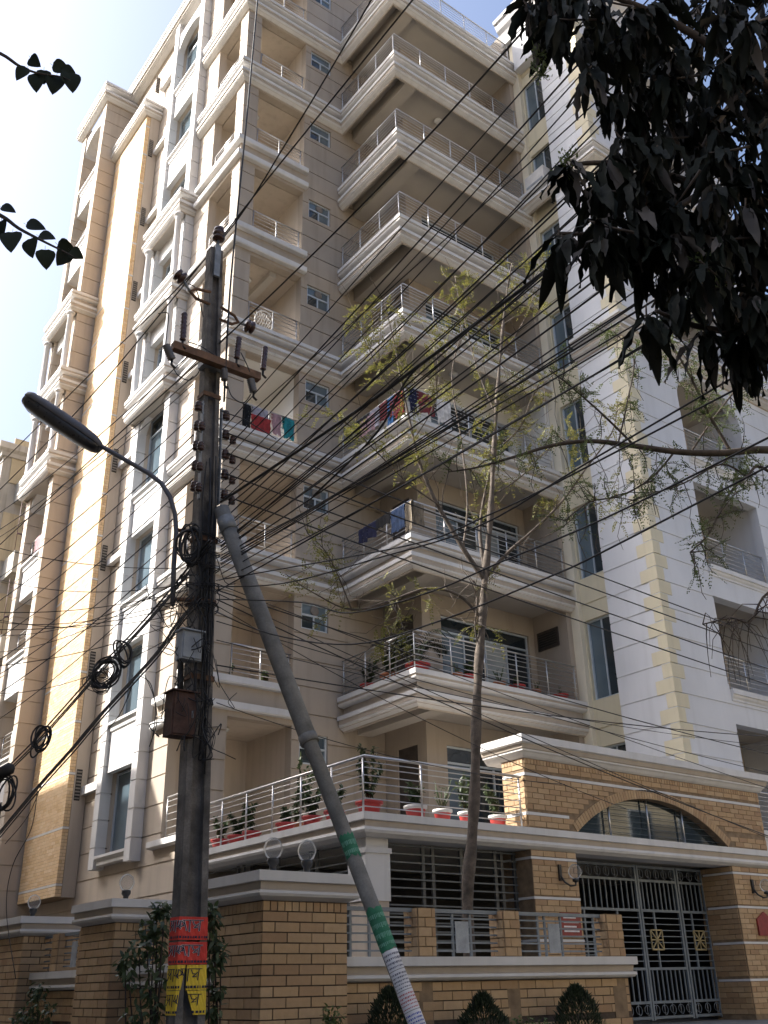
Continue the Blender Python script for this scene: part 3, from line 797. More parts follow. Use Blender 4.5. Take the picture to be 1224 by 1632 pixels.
MB().box(6.2, 10.7, WY+.04, WY+.24, 1.6, 1.883).build('ledge_top', 'trim', bw)
for x0, x1 in ((7.33, 7.58), (8.62, 8.88), (10.42, 10.72)):
    MB().box(x0, x1, WY+.0, WY+.24, 1.884, 2.385).build('post', 'mortar_pale', bw)
    bb.lay('Y', WY, x0, x1, 1.886, 2.384, .0985, .19, prio=6); bb.lay('X', x0, WY, WY+.24, 1.886, 2.384, .0985, .17, prio=6)
    MB().box(x0-.02, x1-.08, WY-.012, WY, 1.2, 1.64).build('post_foot', 'mortar_pale', bw)
LX = 5.46
for y0, y1 in ((9.8, 12.45), (13.55, 15.8), (17.0, 19.2), (20.3, 31)):
    MB().box(LX, LX+.22, y0, y1, 0, 1.65).build('panel', 'mortar', bw)
    bb.lay('X', LX, y0, y1, 1.2, 1.64, .0945, .285, prio=1 if y0 < 17 else 0); bb.lay('X', LX, y0, y1, 0, 1.2, .0945, .285)
    MB().sweep([(LX, y1), (LX, y0)], LED, LMI).build('ledge', ['trim', 'trim_beige'], bw)
    MB().box(LX+.04, LX+.24, y0, y1, 1.6, 1.883).build('ledge_top', 'trim', bw)
    for q in (.25, .7):
        yc = y0+(y1-y0)*q
        MB().box(LX, LX+.2, yc-.12, yc+.12, 1.884, 2.385).build('post', 'mortar_pale', bw)
        bb.lay('X', LX, yc-.12, yc+.12, 1.886, 2.384, .0985, .24, prio=.5); bb.lay('Y', yc-.12, LX, LX+.2, 1.886, 2.384, .0985, .2, prio=.5)
bb.done()
def fence(axis, pos, a0, a1, plates, verts):
    f = MB()
    def bx(b0, b1, z0, z1, t=.02):
        if axis == 'Y': f.box(b0, b1, pos-t, pos+t, z0, z1)
        else: f.box(pos-t, pos+t, b0, b1, z0, z1)
    bx(a0, a1, 2.345, 2.385, .03)
    o = f.build('fence_rail', 'paint_grey', bw)
    for i in range(5):
        b = MB(); z = 1.95+i*.085
        if axis == 'Y': b.box(a0, a1, pos-.01, pos+.01, z-.009, z+.009)
        else: b.box(pos-.01, pos+.01, a0, a1, z-.009, z+.009)
        b.build('bar', 'paint_grey', o)
    for a in verts:
        b = MB()
        if axis == 'Y': b.box(a-.014, a+.014, pos-.0105, pos+.0105, 1.884, 2.345)
        else: b.box(pos-.0105, pos+.0105, a-.014, a+.014, 1.884, 2.345)
        b.build('upright', 'paint_grey', o)
    for a in plates:
        b = MB()
        if axis == 'Y': b.box(a-.10, a+.10, pos-.028, pos-.022, 1.93, 2.26)
        else: b.box(pos-.028, pos-.022, a-.1, a+.1, 1.93, 2.26)
        b.build('plate', 'box_grey', o)
fence('Y', WY+.12, 6.2, 7.33, (), (6.5, 6.75)); fence('Y', WY+.12, 7.58, 8.62, (8.05,), (7.93, 8.2)); fence('Y', WY+.12, 8.88, 10.42, (9.55,), (9.3, 9.42, 9.7, 10.3))
for y0, y1 in ((9.8, 12.45), (13.55, 15.8), (17.0, 19.2)): fence('X', LX+.1, y0, y1, ((y0+y1)/2-.1,), (y0+.3, y1-.3))

def globe(x, y, z, lab, grp=None):
    t = thing('globe_lamp', lab, 'lamp', (x, y, z), grp)
    MB().lathe((x, y, z), [(.06, 0), (.06, .02), (.035, .04), (.035, .08), (.06, .11), (.06, .15), (.04, .16)], 12).build('lamp_base', 'black_metal', t)
    MB().lathe((x, y, z+.145), [(.03, 0), (.075, .03), (.10, .09), (.10, .12), (.075, .18), (.03, .21), (.004, .215)], 16).build('globe', 'globe_clear', t)
g2 = 'pair of lamps on the corner pillar'
globe(5.45, 9.12, 2.652, 'clear globe lamp on the corner brick pillar, the one beside the concrete pole', g2)
globe(5.86, 9.12, 2.652, 'clear globe lamp on the corner brick pillar, the one beside the leaning prop', g2)
globe(5.55, 13.0, 2.652, 'single clear globe lamp on the lane wall pillar next to the corner pillar')
globe(5.50, 16.4, 2.652, 'single clear globe lamp on the lane wall pillar below the brick pier')

# ------------------------------------------------------------------ other houses
def block(name, label, x0, x1, y0, y1, h, wallm, nw, faces=('X',)):
    t = thing(name, label, 'building', ((x0+x1)/2, (y0+y1)/2, 0))
    MB().box(x0, x1, y0, y1, 0, h).build('wall', wallm, t)
    MB().sweep([(x0, y1), (x0, y0), (x1, y0), (x1, y1), (x0, y1)], [(-.2, h+.35), (.25, h+.35), (.25, h+.1), (.12, h), (.1, h-.15), (-.2, h-.15)]).build('parapet', 'old_plaster', t)
    return t
nb = block('neighbour_house', 'grey weathered apartment block with grilled balconies behind the beige tower', 8.0, 18, 33.4, 46, 19.6, 'old_plaster', 0)
for k in range(-1, 4):
    z = 8.6+3.05*k+.15
    MB().box(8.6, 17, 32.2, 33.4, z-.25, z+.55).build('balcony', 'old_plaster', nb)
    rr = MB().box(8.3, 17, 33.36, 33.4, z+.55, z+2.4).build('balcony_back', 'old_cream', nb)
    MB().box(9.6, 10.5, 33.30, 33.36, z+.2, z+2.1).build('door', 'iron_maroon', nb)
    gr_ = MB().tube([(8.6, 32.25, z+1.2), (17, 32.25, z+1.2)], .03, 6).build('balcony_grille', 'iron_maroon', nb)
    for i in range(28):
        MB().tube([(8.6+i*.16, 32.25, z+.55), (8.6+i*.16, 32.25, z+2.55)], .011, 4).build('bar', 'iron_maroon', gr_)
    for zz in (1.9, 2.25): MB().tube([(8.6, 32.25, z+zz), (13.1, 32.25, z+zz)], .012, 4).build('bar', 'iron_maroon', gr_)
for nm, lab, y0, y1, h in (('lane_house', 'cream house across the lane, its side wall shading the boundary wall', 5.0, 26.6, 17.0), ('lane_house', 'cream house farther up the lane beyond the gap', 29.6, 52, 17.0)):
    hb = block(nm, lab, -14, -1.7, y0, y1, h, 'old_cream', 0)
    for k in range(5):
        for j in range(int((y1-y0)/3.4)):
            yy = y0+1.2+j*3.4
            wn = MB().box(-1.70, -1.64, yy, yy+1.5, 1.1+3.1*k, 2.5+3.1*k).build('window', 'alu', hb)
            MB().box(-1.645, -1.635, yy+.07, yy+1.43, 1.17+3.1*k, 2.43+3.1*k).build('pane', 'glass', wn)

sh_ = block('shade_house', 'unseen cream house added across the front street to dim the lower floors', 3, 44, -20, -5.2, 13, 'old_cream', 0)  # added out of view to cut sky light on the lower front
for k in range(4):
    for j in range(11):
        xx = 4.4+j*3.6
        wn = MB().box(xx, xx+1.6, -5.2, -5.14, 1.1+3.1*k, 2.5+3.1*k).build('window', 'alu', sh_)
        MB().box(xx+.07, xx+1.53, -5.142, -5.13, 1.17+3.1*k, 2.43+3.1*k).build('pane', 'glass', wn)

# ------------------------------------------------------------------ utility pole
PD = 8.83
def pc_(z):
    t = (z-2)/7.25; return Vector((4.02-.165*t, 8.05+.083*t, z))
pole = thing('utility_pole', 'dark weathered concrete utility pole carrying crossarms and a tangle of cables', 'pole', (4.065, 8.03, 0))
ZT = 9.25
def half(z): t = z/ZT; return .142-.066*t, .085-.025*t
def tbox(mb, fx0, fx1, fy0, fy1):      # tapered prism in fractions of the section
    rows = []
    for i in range(7):
        z = ZT*i/6; c = pc_(z); hx, hy = half(z)
        rows.append([(c.x+hx*fx, c.y+hy*fy, z) for fx, fy in ((fx0, fy0), (fx1, fy0), (fx1, fy1), (fx0, fy1))])
    vs = [p for r in rows for p in r]; fs = [(0, 3, 2, 1), (24, 25, 26, 27)]
    for i in range(6):
        for j in range(4): fs.append((i*4+j, i*4+(j+1) % 4, (i+1)*4+(j+1) % 4, (i+1)*4+j))
    mb.add(vs, fs)
sh = MB(); tbox(sh, -1, -.5, -1, 1); tbox(sh, -.5, .5, -.25, .25); tbox(sh, .5, 1, -1, 1)
sh.build('shaft', 'pole_concrete', pole)
def on_y(u, v, y=8.0): return onp(1, y, u, v)
def on_x(u, v, x=3.95): return onp(0, x, u, v)
def pin(p, ax=(0, 0, 1), s=1.0, m='insulator', par=pole, nm='insulator'):
    MB().lathe(p, [(.02*s, 0), (.055*s, .01*s), (.06*s, .03*s), (.035*s, .045*s), (.055*s, .055*s), (.06*s, .085*s), (.04*s, .10*s), (.05*s, .11*s), (.045*s, .14*s), (.02*s, .15*s)], 10, axis=ax).build(nm, m, par)
top = pc_(ZT)
MB().tube([top+Vector((0, -.08, -.3)), top+Vector((.0, -.08, .12))], .014, 6).build('pin', 'galv', pole)
MB().box(top.x-.035, top.x+.035, top.y-.10, top.y-.07, ZT-.42, ZT+.02).build('strap', 'galv', pole)
pin(top+Vector((0, -.08, .10)), s=1.25)
def dbracket(z, sx, zi):
    c = pc_(z); hx, _ = half(z); x0 = c.x+sx*hx
    MB().tube([(x0-sx*.02, c.y-.06, z+.10), (x0+sx*.16, c.y-.06, z+.06), (x0+sx*.22, c.y-.05, z), (x0+sx*.14, c.y-.05, z-.06), (x0-sx*.02, c.y-.06, z-.07)], .018, 6).build('bracket', 'rust_steel', pole)
    p = Vector((x0+sx*.22, c.y-.05, z))
    MB().tube([p, p+Vector((sx*.1, 0, zi))], .015, 6).build('link', 'galv', pole)
    q = p+Vector((sx*.08, 0, zi))
    MB().lathe(q, [(.03, 0), (.075, .02), (.08, .04), (.04, .06), (.07, .07), (.075, .10), (.035, .12)], 12, axis=(sx, 0, zi*4)).build('disc_insulator', 'insulator', pole)
    return q
dR = dbracket(8.35, 1, .0); dL = dbracket(8.5, -1, .12)
# crossarm along the front street
a0 = on_y(275, 552, 7.93); a1 = on_y(413, 601, 7.93); a1.z = a0.z = (a0.z+a1.z)/2
MB().bar(a0, a1, .085, .09).build('crossarm', 'rust_steel', pole)
c7 = pc_(a0.z)
MB().box(c7.x-.14, c7.x+.14, 7.98, 7.99+.14, a0.z-.03, a0.z+.03).build('clamp', 'galv', pole)
def cutout(p, q, m='insulator', r=.035):
    p = Vector(p); q = Vector(q); L_ = (q-p).length
    pr = [(r*.5, 0)]
    nn = 8
    for i in range(nn):
        z = L_*(i+.3)/nn; pr += [(r*1.0, z), (r*.72, z+L_*.5/nn)]
    pr.append((r*.4, L_))
    MB().lathe(p, pr, 10, axis=q-p).build('fuse_cutout', m, pole)
    MB().tube([p, p+Vector((.0, .0, -.06)), p+Vector((.03, -.02, -.10))], .014, 5).build('fuse_lead', 'cable', pole)
cutout(on_y(291, 543, 7.9), on_y(294, 498, 7.9)); cutout(on_y(377, 572, 7.9), on_y(381, 537, 7.9)); cutout(on_y(419, 590, 7.9), on_y(423, 552, 7.9))
cutout(on_y(274, 573, 7.88), on_y(264, 549, 7.88), 'insulator_grey', .045); cutout(on_y(358, 606, 7.9), on_y(357, 588, 7.9), 'insulator_grey', .04); cutout(on_y(404, 625, 7.88), on_y(399, 604, 7.88), 'insulator_grey', .045)
# galvanised strips with shackle insulators
for sx, us, vs in ((-1, (316, 319, 321, 322), None), (1, None, None)):
    z0, z1 = pd(330, 805, PD).z, pd(330, 652, PD).z
    A = pc_(z0); B = pc_(z1)
    off = Vector((sx*(half(z0)[0]+.012), -.075, 0))
    MB().bar(A+off, B+off, .05, .012, up=(1, 0, 0)).build('channel', 'galv', pole)
    for i in range(5):
        z = z1-.08-(z1-z0-.2)*i/4; c = pc_(z)
        q = c+Vector((sx*(half(z)[0]+.07), -.09, 0))
        MB().tube([c+Vector((sx*half(z)[0], -.075, .055)), q+Vector((0, 0, .055))], .010, 5).build('shackle_arm', 'galv', pole)
        MB().tube([c+Vector((sx*half(z)[0], -.075, -.055)), q+Vector((0, 0, -.055))], .010, 5).build('shackle_arm', 'galv', pole)
        pin(q-Vector((0, 0, .055)), s=.72)
        if i > 0 and i < 5:
            pin(q+Vector((sx*.07 if sx > 0 else 0, -.03 if sx > 0 else -.1, -.10)), s=.62)
for z in (a0.z-.35, 4.2, 4.95, 5.6):
    c = pc_(z); hx, hy = half(z)
    MB().sweep([(c.x-hx-.004, c.y+hy+.004), (c.x-hx-.004, c.y-hy-.004), (c.x+hx+.004, c.y-hy-.004), (c.x+hx+.004, c.y+hy+.004)], [(0, z+.025), (.008, z+.025), (.008, z-.025), (0, z-.025)]).build('band', 'rust_steel', pole)

# leaning prop
st0 = pd(353, 812, 8.72); st1 = pd(664, 1632, 7.95)
dr = (st1-st0); st2 = st0+dr*((st0.z)/(st0.z-st1.z))
prop = thing('pole_prop', 'grey round concrete prop leaning against the utility pole, papered with bills', 'prop', tuple(st2))
def sp(t): return st0.lerp(st2, t)
def prad(t): return .076 if t < .41 else .061
MB().tube([sp(0), sp(.2), sp(.409), sp(.411), sp(.6), sp(.8), sp(1)], [.078, .077, .076, .063, .062, .061, .060], 18).build('prop_shaft', 'prop_concrete', prop)
MB().tube([sp(.02), sp(.045)], .086, 16).build('collar', 'galv', prop)
MB().tube([sp(.400), sp(.412)], .082, 16).build('ring', 'prop_concrete', prop)
PA = (st2-st0).normalized(); pside = (RX-PA*RX.dot(PA)).normalized(); pfr = PA.cross(pside)
if pfr.dot(EYE-st0) < 0: pfr = -pfr
def pv(v):                              # parameter along the prop seen at image row v
    lo, hi = 0, 1
    for _ in range(40):
        m_ = (lo+hi)/2; d = sp(m_)-EYE; vv = 816-FPX*d.dot(UX)/d.dot(_F)
        if vv < v: lo = m_
        else: hi = m_
    return lo
def bill(v0, v1, a0_, a1_, m_, lab, inkm, rows, grp='bills pasted on the leaning prop', ragged=0.0):
    t0_, t1_ = pv(v0), pv(v1); mb = MB(); nn = 10; L2 = (t1_-t0_)
    vs = []
    for i in range(7):
        t = t0_+L2*i/6; r_ = prad(t)+.005
        for j in range(nn+1):
            a = rad(a0_+(a1_-a0_)*j/nn); tt = t+random.uniform(-1, 1)*ragged*L2*(1 if i in (0, 6) else 0)
            vs.append(sp(tt)+(pside*math.sin(a)+pfr*math.cos(a))*r_)
    mb.add(vs, [(i*(nn+1)+j, i*(nn+1)+j+1, (i+1)*(nn+1)+j+1, (i+1)*(nn+1)+j) for i in range(6) for j in range(nn)], 0, True)
    o = tag(mb.build('paper_bill', m_), lab, 'poster', grp)
    for q in range(rows):
        t = t0_+L2*(q+.8)/(rows+.6); r_ = prad(t)+.0072; a = a0_+8
        big = (q in (0, 1, 2))
        ln = MB()
        while a < a1_-12:
            w_ = random.uniform(4, 11); hgt = L2*(.22 if big else .16)/rows*2.2*random.uniform(.6, 1)
            p4 = [sp(t+dt)+(pside*math.sin(rad(b))+pfr*math.cos(rad(b)))*r_ for dt, b in ((0, a), (0, a+w_), (hgt, a+w_), (hgt, a))]
            ln.add(p4, [(0, 1, 2, 3)]); a += w_+random.uniform(2, 5)
        if ln.v: ln.build('text_line', inkm, o, 'stuff')
bill(1332, 1368, -60, 75, 'paper_green', 'small torn green bill high on the leaning prop under the porch edge', 'ink_pale', 2, ragged=.12)
bill(1448, 1516, -75, 80, 'paper_green', 'large green bill on the prop above the white ones', 'ink_pale', 4, ragged=.06)
bill(1517, 1548, -60, 70, 'paper_white', 'white bill with dark print directly below the large green bill', 'ink_grey', 4)
bill(1549, 1580, -60, 70, 'paper_white', 'white bill with dark print just above the pink-printed bill', 'ink_grey', 5)
bill(1581, 1612, -65, 70, 'paper_white', 'white bill with faded red print on the prop', 'ink_red', 5)
bill(1613, 1640, -65, 70, 'paper_white', 'white bill with blue print at the foot of the prop', 'ink_blue', 4)

# posters on the pole: a name in hand-cut letters
FOLD = .30
def ppt(s, v, off=.01):
    z = pd(296, v, PD-.1).z; c = pc_(z); hx, hy = half(z)
    if s < FOLD: return Vector((c.x-hx-off, c.y+hy-(s/FOLD)*(2*hy+off), z))
    return Vector((c.x-hx-off+(s-FOLD)/(1-FOLD)*(2*hx+off*1.5), c.y-hy-off, z))
LET = [[(288, 238), (352, 238)], [(300, 240), (306, 276), (292, 300), (312, 312), (326, 286)], [(312, 312), (296, 348), (286, 376)], [(332, 238), (330, 366)], [(352, 238), (378, 238)], [(366, 238), (358, 388)],
       [(404, 240), (394, 290), (378, 318), (402, 322), (412, 296)], [(424, 240), (416, 345)], [(402, 322), (424, 352)], [(432, 246), (458, 276), (450, 304), (428, 322)], [(428, 322), (468, 300)], [(456, 236), (484, 374)],
       [(444, 233), (652, 233)], [(518, 238), (512, 388)], [(548, 246), (560, 292), (592, 300), (608, 276)], [(592, 300), (560, 336), (600, 326)], [(624, 238), (612, 376)]]
def strokes(o, v0, v1, off, wd, m_, keep):
    mb = MB()
    for st in LET:
        fine = []
        for p, q in zip(st[:-1], st[1:]):
            nq = max(1, int(math.hypot(q[0]-p[0], q[1]-p[1])/24))
            fine += [((p[0]+(q[0]-p[0])*i/nq, p[1]+(q[1]-p[1])*i/nq), (p[0]+(q[0]-p[0])*(i+1)/nq, p[1]+(q[1]-p[1])*(i+1)/nq)) for i in range(nq)]
        for p, q in fine:
            d = Vector((q[0]-p[0], q[1]-p[1])); d.normalize(); nx, ny = -d.y*wd, d.x*wd; e = d*wd*.6
            c4 = [(p[0]-e.x+nx, p[1]-e.y+ny), (q[0]+e.x+nx, q[1]+e.y+ny), (q[0]+e.x-nx, q[1]+e.y-ny), (p[0]-e.x-nx, p[1]-e.y-ny)]
            if not keep((p[0]+q[0])/2, (p[1]+q[1])/2): continue
            mb.add([ppt((x-270)/440, v0+(v1-v0)*(y-185)/315, off) for x, y in c4], [(0, 1, 2, 3)])
    mb.build('lettering', m_, o, 'stuff')
def small(o, v0, v1, off, keep):
    mb = MB(); x = 285
    while x < 690:
        w_ = random.uniform(8, 26)
        if keep(x+w_/2, 460): mb.add([ppt((a-270)/440, v0+(v1-v0)*(y-185)/315, off) for a, y in ((x, 446), (x+w_, 444), (x+w_, 478), (x, 476))], [(0, 1, 2, 3)])
        x += w_+random.uniform(4, 16)
    mb.build('small_print', 'ink', o, 'stuff')
def sheet(spans):                # list of (v, s0, s1)
    mb = MB(); n_ = 20; vs = []
    for v, s0, s1 in spans:
        for j in range(n_+1): vs.append(ppt(s0+(s1-s0)*j/n_, v, .008+.002*math.sin(j*1.7+v)))
    mb.add(vs, [(i*(n_+1)+j, i*(n_+1)+j+1, (i+1)*(n_+1)+j+1, (i+1)*(n_+1)+j) for i in range(len(spans)-1) for j in range(n_)])
    return mb
def poster(v0, v1, m_, lab, torn=None):
    ok = lambda x, y: True
    vs_ = [v0+(v1-v0)*i/4 for i in range(5)]
    if torn:
        g = [(torn[0][0]+(torn[1][0]-torn[0][0])*i/4, torn[0][1]+(torn[1][1]-torn[0][1])*i/4) for i in range(5)]
        mb = sheet([(v, .0, a) for v, (a, b) in zip(vs_, g)]); m2 = sheet([(v, b, .99) for v, (a, b) in zip(vs_, g)])
        mb.add(m2.v, m2.f)
        def ok(x, y):
            f = min(1, max(0, (y-185)/315)); s_ = (x-270)/440
            return not (torn[0][0]+(torn[1][0]-torn[0][0])*f < s_ < torn[0][1]+(torn[1][1]-torn[0][1])*f)
    else:
        mb = sheet([(v, 0, .99) for v in vs_])
    o = tag(mb.build('poster', m_), lab, 'poster', 'posters pasted on the utility pole')
    if not torn: strokes(o, v0, v1, .013, 8.5, 'ink_white', ok)
    strokes(o, v0, v1, .0155, 5, 'ink', ok); small(o, v0, v1, .014, ok)
poster(1461, 1498, 'paper_red', 'red poster with black lettering, upper of the two red ones')
poster(1501, 1537, 'paper_red', 'red poster with black lettering, directly above the yellow posters')
poster(1538, 1578, 'paper_yellow', 'yellow poster with black lettering and a narrow tear below its top edge', ((.50, .53), (.40, .52)))
poster(1579, 1618, 'paper_yellow', 'yellow poster with wide torn gap through its middle, lowest on the pole', ((.38, .55), (.32, .70)))

# ------------------------------------------------------------------ street lamp
lamp = thing('street_lamp', 'street lamp with long dark head on a curved pipe arm clamped to the pole', 'street lamp', tuple(pd(275, 962, PD)))
arm = [pd(u, v, PD-.12) for u, v in ((275, 965), (277, 900), (281, 848), (279, 820), (271, 792), (257, 770), (238, 755), (205, 736), (170, 716), (146, 702))]
MB().tube(arm, .024, 10).build('arm', 'lamp_body', lamp)
for v in (845, 955):
    a = pd(281 if v == 845 else 276, v, PD-.12); c = pc_(a.z)
    MB().tube([a+Vector((0, 0, .0)), c+Vector((-.05, -.05, 0))], .02, 6).build('clamp', 'rust_steel', lamp)
H0 = pd(160, 714, PD-.12); H1 = pd(43, 636, PD-.12)
hx_ = (H1-H0); hl = hx_.length; hx_.normalize()
hy_ = FH.copy(); hy_ = (hy_-hx_*hy_.dot(hx_)).normalized(); hz_ = hx_.cross(hy_)
if hz_.z < 0: hz_ = -hz_
def shell(zl, zh, nm, m_, sc=1.0):
    mb = MB(); n_ = 14; rows = [(0, .35), (.03, .62), (.10, .82), (.25, .95), (.5, 1), (.75, 1), (.92, .92), (.98, .75), (1, .45)]
    vs = []
    for t, w_ in rows:
        for j in range(n_):
            a = 2*math.pi*j/n_; cy = math.copysign(abs(math.cos(a))**.6, math.cos(a)); cz = math.copysign(abs(math.sin(a))**.7, math.sin(a))
            vs.append(H0+hx_*(hl*t)+hy_*(cy*.15*w_*sc)+hz_*((zh if cz > 0 else zl)*abs(cz)*w_*(1 if cz > 0 else -1)))
    fs = [(i*n_+j, i*n_+(j+1) % n_, (i+1)*n_+(j+1) % n_, (i+1)*n_+j) for i in range(len(rows)-1) for j in range(n_)]
    fs += [tuple(range(n_))[::-1], tuple((len(rows)-1)*n_+j for j in range(n_))]
    mb.add(vs, fs, 0, True); mb.build(nm, m_, lamp)
shell(.014, .095, 'lamp_housing', 'lamp_body'); shell(.105, .008, 'lamp_bowl', 'lamp_glass', .9)

# ------------------------------------------------------------------ boxes on the pole
def pbox(u0, u1, v0, v1, dist, nm, m_, lab, dep):
    A = pd(u0, v0, dist); B = pd(u1, v1, dist)
    w_ = (B-A).dot(-LH)*.80; z1, z0 = A.z, B.z
    t = thing(nm, lab, 'box', (A.x, A.y, z0))
    x0 = A.x+.02; y1 = A.y
    MB().box(x0, x0+w_, y1-dep, y1, z0, z1).build('casing', m_, t)
    MB().box(x0+.012, x0+w_-.012, y1-dep-.012, y1-dep-.001, z0+.015, z1-.015).build('lid', m_, t)
    MB().box(x0-.02, x0+w_+.02, y1-dep-.03, y1+.01, z1+.001, z1+.014).build('rain_hood', m_, t)
    MB().box(x0+w_-.05, x0+w_-.035, y1-dep-.022, y1-dep-.0125, (z0+z1)/2-.03, (z0+z1)/2+.03).build('latch', 'galv', t)
    c = pc_((z0+z1)/2)
    MB().box(min(x0+w_*.5, c.x-.1), c.x-.1, y1-.03, y1, (z0+z1)/2-.02, (z0+z1)/2+.02).build('bracket', 'rust_steel', t)
pbox(279, 320, 1008, 1052, PD-.2, 'junction_box', 'box_grey', 'grey cable junction box strapped to the pole above the rusty one', .12)
pbox(261, 308, 1106, 1174, PD-.2, 'meter_box', 'box_rust', 'dark rusty steel box hanging on the pole under the grey one', .16)
MB().tube([pd(288, 1052, PD-.1), pd(287, 1106, PD-.1)], .03, 8).build('conduit', 'cable', pole)

# ------------------------------------------------------------------ overhead cables
def cable(pts, r, lab, grp, nm='overhead_cable', m_='cable', n=5):
    return tag(MB().tube(pts, r*.95, n).build(nm, m_), lab, 'cable', grp)
def sagline(a, b, sag, n=14):
    a = Vector(a); b = Vector(b)
    return [a.lerp(b, i/n)-Vector((0, 0, sag*4*(i/n)*(1-i/n))) for i in range(n+1)]
def thru(pts, fn, n=5):             # smooth through pixel points on a plane
    P = [fn(*p) for p in pts]; out = []
    for i in range(len(P)-1):
        p0 = P[max(0, i-1)]; p1 = P[i]; p2 = P[i+1]; p3 = P[min(len(P)-1, i+2)]
        for j in range(n):
            t = j/n
            out.append(.5*((2*p1)+(p2-p0)*t+(2*p0-5*p1+4*p2-p3)*t*t+(3*p1-p0-3*p2+p3)*t**3))
    out.append(P[-1]); return out
L1 = 'bare power line strung past the pole top along the lane'; G1 = 'power lines along the lane at the pole top'
X4 = lambda u, v: on_x(u, v, 3.95)
for pts, w_ in (([(0, 868), (180, 700), (395, 505), (640, 262), (900, -25)], 'bare power line on the garden-side disc insulator'), ([(-20, 800), (130, 648), (290, 458), (410, 306), (690, -40)], 'bare power line on the lane-side disc insulator'), ([(-30, 770), (150, 590), (342, 396), (470, 205), (615, -40)], 'bare power line on the pin insulator at the very pole top')):
    cable(thru(pts, X4), .009, w_, G1)
cable(thru([(413, -30), (392, 200), (380, 320), (366, 470), (357, 640)], lambda u, v: pd(u, v, PD-.15)), .012, 'thick dark drop cable hanging beside the pole top', None)
L2_ = 'thin insulated service cable running along the lane over the garden wall'; G2 = 'service cables along the lane'
fam = [((350, 690), (900, 66)), ((352, 724), (900, 122)), ((352, 770), (905, 165)), ((352, 800), (905, 232)), ((352, 832), (930, 285)), ((350, 700), (1100, 20)),
       ((350, 850), (1000, 255)), ((352, 865), (1060, 250)), ((352, 872), (1100, 262)), ((352, 880), (1150, 270)), ((352, 890), (1224, 255)), ((352, 898), (1224, 300)), ((352, 905), (1240, 335)), ((352, 893), (1240, 350)), ((352, 885), (1240, 372)), ((350, 925), (1240, 405)), ((350, 940), (1240, 425)), ((352, 740), (930, 110)), ((352, 785), (960, 190)), ((352, 815), (990, 225)), ((352, 845), (1100, 180)), ((352, 858), (1180, 175)), ((352, 876), (1240, 215)), ((352, 900), (1240, 318)), ((352, 915), (1240, 390)), ((352, 870), (1020, 275))]
for i, (a, b) in enumerate(fam):
    ex = 1.28; b = (a[0]+(b[0]-a[0])*ex, a[1]+(b[1]-a[1])*ex)
    A = on_x(*a, 4.12); B = on_x(*b, 3.9+.05*(i % 5))
    cable(sagline(A, B, .015+.03*(i % 4), 16), (.006, .0075, .0055)[i % 3], L2_, G2)
G3 = 'heavy cable bundles'
cable(thru([(352, 800), (560, 661), (674, 578), (847, 449), (1000, 330), (1240, 160)], lambda u, v: on_x(u, v, 4.05)), .016, 'thick black bundled cable rising from the pole across the balconies', None)
cable(thru([(500, 790), (600, 690), (645, 610), (674, 578)], lambda u, v: on_x(u, v, 4.05)), .010, 'branch cable joining the thick bundled cable', None)
for pts in ([(345, 955), (480, 960), (560, 977), (690, 942), (795, 897), (960, 828), (1240, 690)], [(345, 975), (430, 1010), (560, 1027), (697, 991), (874, 920), (960, 880), (1240, 735)], [(345, 925), (430, 910), (560, 887), (684, 861), (769, 825), (874, 776), (1240, 585)], [(345, 935), (450, 930), (600, 890), (760, 840), (940, 735), (1240, 560)]):
    cable(thru(pts, lambda u, v: on_x(u, v, 4.1)), .0065, {690: 'third from top', 735: 'lowest', 585: 'second from top', 560: 'topmost'}[pts[-1][1]]+' of the four slack cables sagging across the slender tree', 'slack cables in front of the slender tree')
L4 = 'twisted low-tension line running along the front street'; G4 = 'low-tension lines along the front street'
for (a, b), w_ in zip((((362, 690), (1260, 1031)), ((362, 722), (1260, 1050)), ((360, 755), (1260, 1078)), ((358, 790), (1260, 1103))), ('topmost', 'second from top', 'third from top', 'lowest')):
    cable(sagline(on_y(*a, 7.95), on_y(*b, 7.95), .03), .009, w_+' of the four twisted low-tension lines along the front street', G4)
L5 = 'thin service cable descending from the pole along the front street'; G5 = 'service cables descending to the right of the pole'
for i, (a, b) in enumerate((((345, 945), (1240, 1342)), ((345, 955), (1240, 1338)), ((345, 965), (1000, 1290)), ((345, 990), (1240, 1235)), ((345, 940), (1240, 1205)), ((345, 1020), (1240, 1190)), ((345, 930), (1240, 1262)), ((345, 1060), (1240, 1175)), ((345, 1120), (900, 1250)))):
    cable(sagline(on_y(*a, 7.95), on_y(*b, 7.9), .05+.04*(i % 3)), (.005, .007, .0045)[i % 3], L5, G5)
L6 = 'service cable running up the lane from the pole'; G6 = 'service cables going up the lane'
for i, (v0, v1) in enumerate(((560, 812), (612, 850), (660, 915), (693, 952), (727, 985), (763, 1010), (797, 1045), (830, 1068), (600, 838), (850, 1098), (880, 1140))):
    cable(sagline(on_x(308, v0, 3.88), on_x(-15, v1+15, 3.88), .12), (.0075, .006, .007)[i % 3], L6, G6)
L7 = 'thin cable crossing the brick pier nearly level from the pole'; G7 = 'level thin cables by the brick pier'
for i, (v0, v1) in enumerate(((940, 975), (952, 990), (920, 1012), (962, 1003), (975, 985), (915, 1040), (985, 1062), (930, 920), (1000, 1105), (905, 870))):
    A = pd(300, v0, PD-.1); B = pd(-15, v1, PD+1.5*(i % 3)); cable(sagline(A, B, .08+.05*(i % 3)), .0045, L7, G7)
B1 = [(335, 860), (300, 905), (255, 960), (210, 1010), (160, 1062), (100, 1130), (45, 1190), (-15, 1248)]
